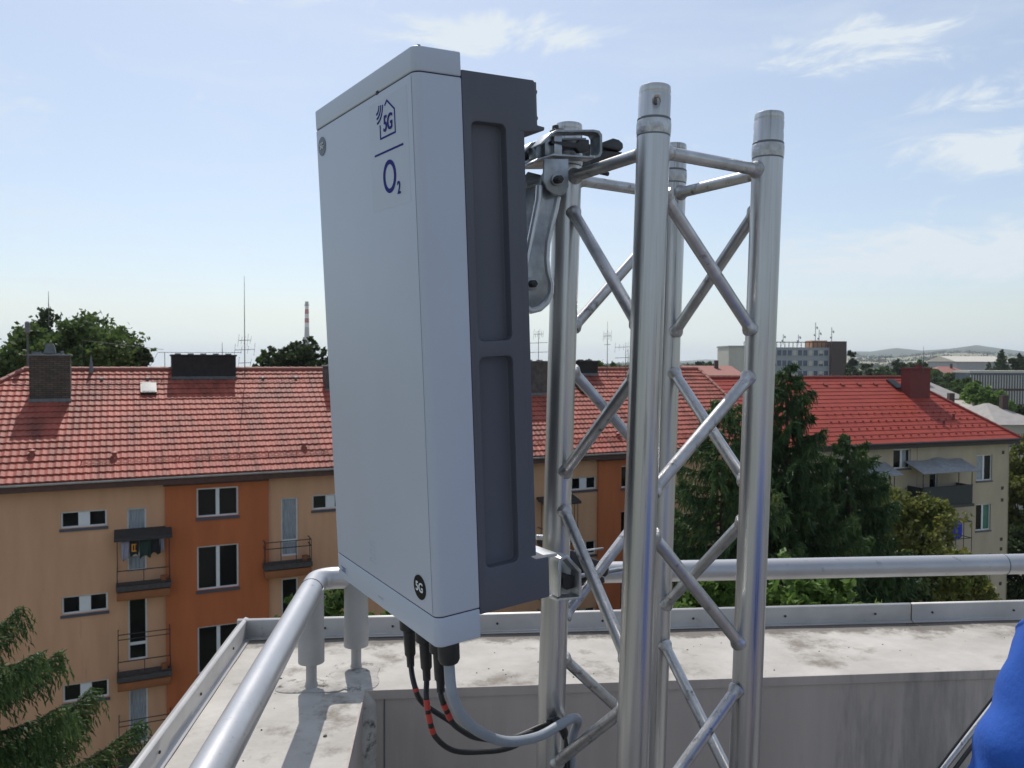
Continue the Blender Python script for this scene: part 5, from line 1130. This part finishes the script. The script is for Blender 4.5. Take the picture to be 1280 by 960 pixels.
# jacket, trousers, shoes
J = {'hem': ((0, 0, .86), (.175, .125)), 'waist': ((0, .0, 1.02), (.165, .12)), 'chest': ((0, .0, 1.25), (.185, .13)), 'neckb': ((0, -.005, 1.41), (.12, .09)), 'collar': ((0, .0, 1.485), (.078, .074))}
lk = [('hem', 'waist'), ('waist', 'chest'), ('chest', 'neckb'), ('neckb', 'collar')]
for s_ in (-1, 1):
    n = 'l' if s_ < 0 else 'r'; a = ARM[s_]; A0, A1, A2 = map(Vector, a)
    J['sh' + n] = (tuple(A0 + Vector((0, 0, -.005))), .078); J['mu' + n] = (tuple(A0.lerp(A1, .5)), .064); J['el' + n] = (tuple(A1), .060); J['fo' + n] = (tuple(A1.lerp(A2, .55)), .052); J['wr' + n] = (tuple(A2 - (A2 - A1) * .08), .043)
    lk += [('neckb', 'sh' + n), ('sh' + n, 'mu' + n), ('mu' + n, 'el' + n), ('el' + n, 'fo' + n), ('fo' + n, 'wr' + n)]
V, Eg, Rr = chain(J, lk); jk = skinned('jacket', V, Eg, Rr, 3); jk.parent = per; jk.data.materials.clear(); jk.data.materials.append(M['jacket_blue'])
from mathutils import noise as mn
for v in jk.data.vertices:
    c = v.co; nrm = v.normal; q = mn.noise(Vector((c.x * 8, c.y * 8, c.z * 17 + c.x * 12))) * .015 + mn.noise(Vector((c.x * 20, c.y * 20 + 5, c.z * 40 - c.x * 15))) * .006; v.co = c + nrm * q
for p in jk.data.polygons: p.use_smooth = True
b = MB(); v = [(.062 * math.cos(t), .060 * math.sin(t) + .004, z) for z in (1.46, 1.535) for t in [2 * math.pi * k / 24 for k in range(24)]]; b.add(v, [(k, (k + 1) % 24, 24 + (k + 1) % 24, 24 + k) for k in range(24)]); cl_o = obj('collar', b, 'jacket_blue', jk, smooth=True); so_ = cl_o.modifiers.new('Solid', 'SOLIDIFY'); so_.thickness = .012
J = {'belt': ((0, 0, .93), (.15, .11))}; lk = []
for s_ in (-1, 1):
    n = 'l' if s_ < 0 else 'r'; J['hip' + n] = ((s_ * .095, 0, .84), .105); J['kn' + n] = ((s_ * .11, .02, .48), .078); J['an' + n] = ((s_ * .12, -.01, .07), .068); lk += [('belt', 'hip' + n), ('hip' + n, 'kn' + n), ('kn' + n, 'an' + n)]
V, Eg, Rr = chain(J, lk); tr = skinned('trousers', V, Eg, Rr); tr.parent = per; tr.data.materials.clear(); tr.data.materials.append(M['trousers_navy'])
for p in tr.data.polygons: p.use_smooth = True
for s_ in (-1, 1):
    V, Eg, Rr = chain({'h': ((s_ * .12, -.05, .045), (.045, .045)), 'm': ((s_ * .128, .06, .045), (.048, .045)), 't': ((s_ * .137, .17, .032), (.044, .032))}, [('h', 'm'), ('m', 't')]); sh_ = skinned('shoe', V, Eg, Rr); sh_.parent = per; sh_.data.materials.clear(); sh_.data.materials.append(M['shoe_black'])
    for p in sh_.data.polygons: p.use_smooth = True
# ------------------------------------------------------------------ light, sky, air
SAZ, SEL = R(-15), R(55)
d = Vector((math.sin(SAZ) * math.cos(SEL), math.cos(SAZ) * math.cos(SEL), math.sin(SEL)))
sl = bpy.data.lights.new('sun', 'SUN'); sl.energy = 3.7; sl.angle = R(.53); sl.color = (1, .95, .88)
so = bpy.data.objects.new('sun', sl); so.rotation_euler = d.to_track_quat('Z', 'Y').to_euler(); so.location = (0, 0, 60); col.objects.link(so)
w = bpy.data.worlds.new('World'); sc.world = w; w.use_nodes = True; N = w.node_tree.nodes; L = w.node_tree.links; N.clear()
out = N.new('ShaderNodeOutputWorld'); bg = N.new('ShaderNodeBackground'); sky = N.new('ShaderNodeTexSky'); sky.sky_type = 'NISHITA'; sky.sun_disc = False
sky.sun_elevation = SEL; sky.sun_rotation = SAZ; sky.altitude = 300; sky.air_density = 1.0; sky.dust_density = 1.4; sky.ozone_density = 1.7
tc = N.new('ShaderNodeTexCoord'); sp = N.new('ShaderNodeSeparateXYZ'); L.new(tc.outputs['Generated'], sp.inputs[0])
mxz = N.new('ShaderNodeMath'); mxz.operation = 'MAXIMUM'; mxz.inputs[1].default_value = .055; L.new(sp.outputs['Z'], mxz.inputs[0])
cb = N.new('ShaderNodeCombineXYZ'); L.new(sp.outputs['X'], cb.inputs[0]); L.new(sp.outputs['Y'], cb.inputs[1]); L.new(mxz.outputs[0], cb.inputs[2]); L.new(cb.outputs[0], sky.inputs['Vector'])
def mth(op, a, b_=None, c_=None):
    n = N.new('ShaderNodeMath'); n.operation = op
    for i, q in enumerate((a, b_, c_)):
        if q is None: continue
        if isinstance(q, (int, float)): n.inputs[i].default_value = q
        else: L.new(q, n.inputs[i])
    return n.outputs[0]
AZ = mth('ARCTAN2', sp.outputs['X'], sp.outputs['Y']); EL = mth('ARCSINE', sp.outputs['Z'])
cv = N.new('ShaderNodeCombineXYZ'); L.new(AZ, cv.inputs[0]); L.new(EL, cv.inputs[1])
def noise(scl, loc, sc3, det=8, ro=.62, dist=.6):
    mp = N.new('ShaderNodeMapping'); mp.inputs['Scale'].default_value = sc3; mp.inputs['Location'].default_value = loc; mp.inputs['Rotation'].default_value = (0, 0, -.12); L.new(cv.outputs[0], mp.inputs[0])
    n = N.new('ShaderNodeTexNoise'); n.inputs['Scale'].default_value = scl; n.inputs['Detail'].default_value = det; n.inputs['Roughness'].default_value = ro; n.inputs['Distortion'].default_value = dist; L.new(mp.outputs[0], n.inputs[0]); return n.outputs[0]
def ell(px, py, wx, wy, k=1.0):             # soft bank of cloud around a direction of the sky
    r = ray(px, py).normalized(); a0 = math.atan2(r.x, r.y); e0 = math.asin(r.z)
    x = mth('DIVIDE', mth('SUBTRACT', AZ, a0), wx / FPX); y = mth('DIVIDE', mth('SUBTRACT', EL, e0), wy / FPX)
    q = mth('ADD', mth('MULTIPLY', x, x), mth('MULTIPLY', y, y)); return mth('MULTIPLY', mth('MAXIMUM', mth('SUBTRACT', 1.0, q), 0.0), k)
banks = [ell(600, 42, 190, 30, 1.15), ell(1080, 55, 130, 36, 1.05), ell(1240, 185, 140, 34, 1.0), ell(1240, 118, 90, 22, .9), ell(1175, 315, 280, 52, 1.0), ell(1180, 262, 150, 16, .5), ell(1000, 362, 330, 22, .25), ell(130, 290, 110, 30, .22), ell(420, 8, 90, 16, .5), ell(980, 275, 80, 12, .3), ell(1280, 92, 60, 20, .6)]
B_ = banks[0]
for q in banks[1:]: B_ = mth('MAXIMUM', B_, q)
fine = noise(9.0, (3.1, .7, 0), (1.0, 2.6, 1), 10, .66, .9); vis = mth('ADD', mth('MULTIPLY', fine, 1.9), mth('MULTIPLY', B_, .55))
mr = N.new('ShaderNodeMapRange'); mr.inputs['From Min'].default_value = 1.10; mr.inputs['From Max'].default_value = 1.72; mr.interpolation_type = 'SMOOTHSTEP'; L.new(vis, mr.inputs[0])
thin = noise(3.2, (1.2, 4.4, 0), (1.0, 4.0, 1), 7, .6, .4); m2 = N.new('ShaderNodeMapRange'); m2.inputs['From Min'].default_value = .48; m2.inputs['From Max'].default_value = .80; m2.inputs['To Max'].default_value = .30; L.new(thin, m2.inputs[0])
cf = mth('MINIMUM', mth('ADD', mth('MULTIPLY', mr.outputs[0], .85), mth('ADD', m2.outputs[0], .28)), .95)
mx = N.new('ShaderNodeMix'); mx.data_type = 'RGBA'; L.new(cf, mx.inputs[0]); L.new(sky.outputs[0], mx.inputs[6]); mx.inputs[7].default_value = (5.9, 6.45, 6.9, 1)
L.new(mx.outputs[2], bg.inputs['Color']); bg.inputs['Strength'].default_value = .130; L.new(bg.outputs[0], out.inputs['Surface'])
# the air
HAZE = .00013
if HAZE:
    b = MB(); b.box(-9500, 9500, -9500, 9500, -240, 135); o = obj('haze', b, 'land'); m = bpy.data.materials.new('air'); nt, N, L = nodes(m); N.clear()
    ou = N.new('ShaderNodeOutputMaterial'); pv = N.new('ShaderNodeVolumePrincipled'); pv.inputs['Density'].default_value = HAZE; pv.inputs['Color'].default_value = (.86, .92, 1, 1); pv.inputs['Anisotropy'].default_value = .3; L.new(pv.outputs[0], ou.inputs['Volume'])
    o.data.materials.clear(); o.data.materials.append(m); tag(o, 'thin pale summer haze lying over the far land', 'haze', kind='stuff')
sc.view_settings.view_transform = 'Standard'; sc.view_settings.look = 'None'; sc.view_settings.exposure = 0.0; sc.view_settings.gamma = 1
sc.render.engine = 'CYCLES'; sc.render.resolution_x = 1024; sc.render.resolution_y = 768
sc.cycles.volume_bounces = 0; sc.cycles.max_bounces = 7
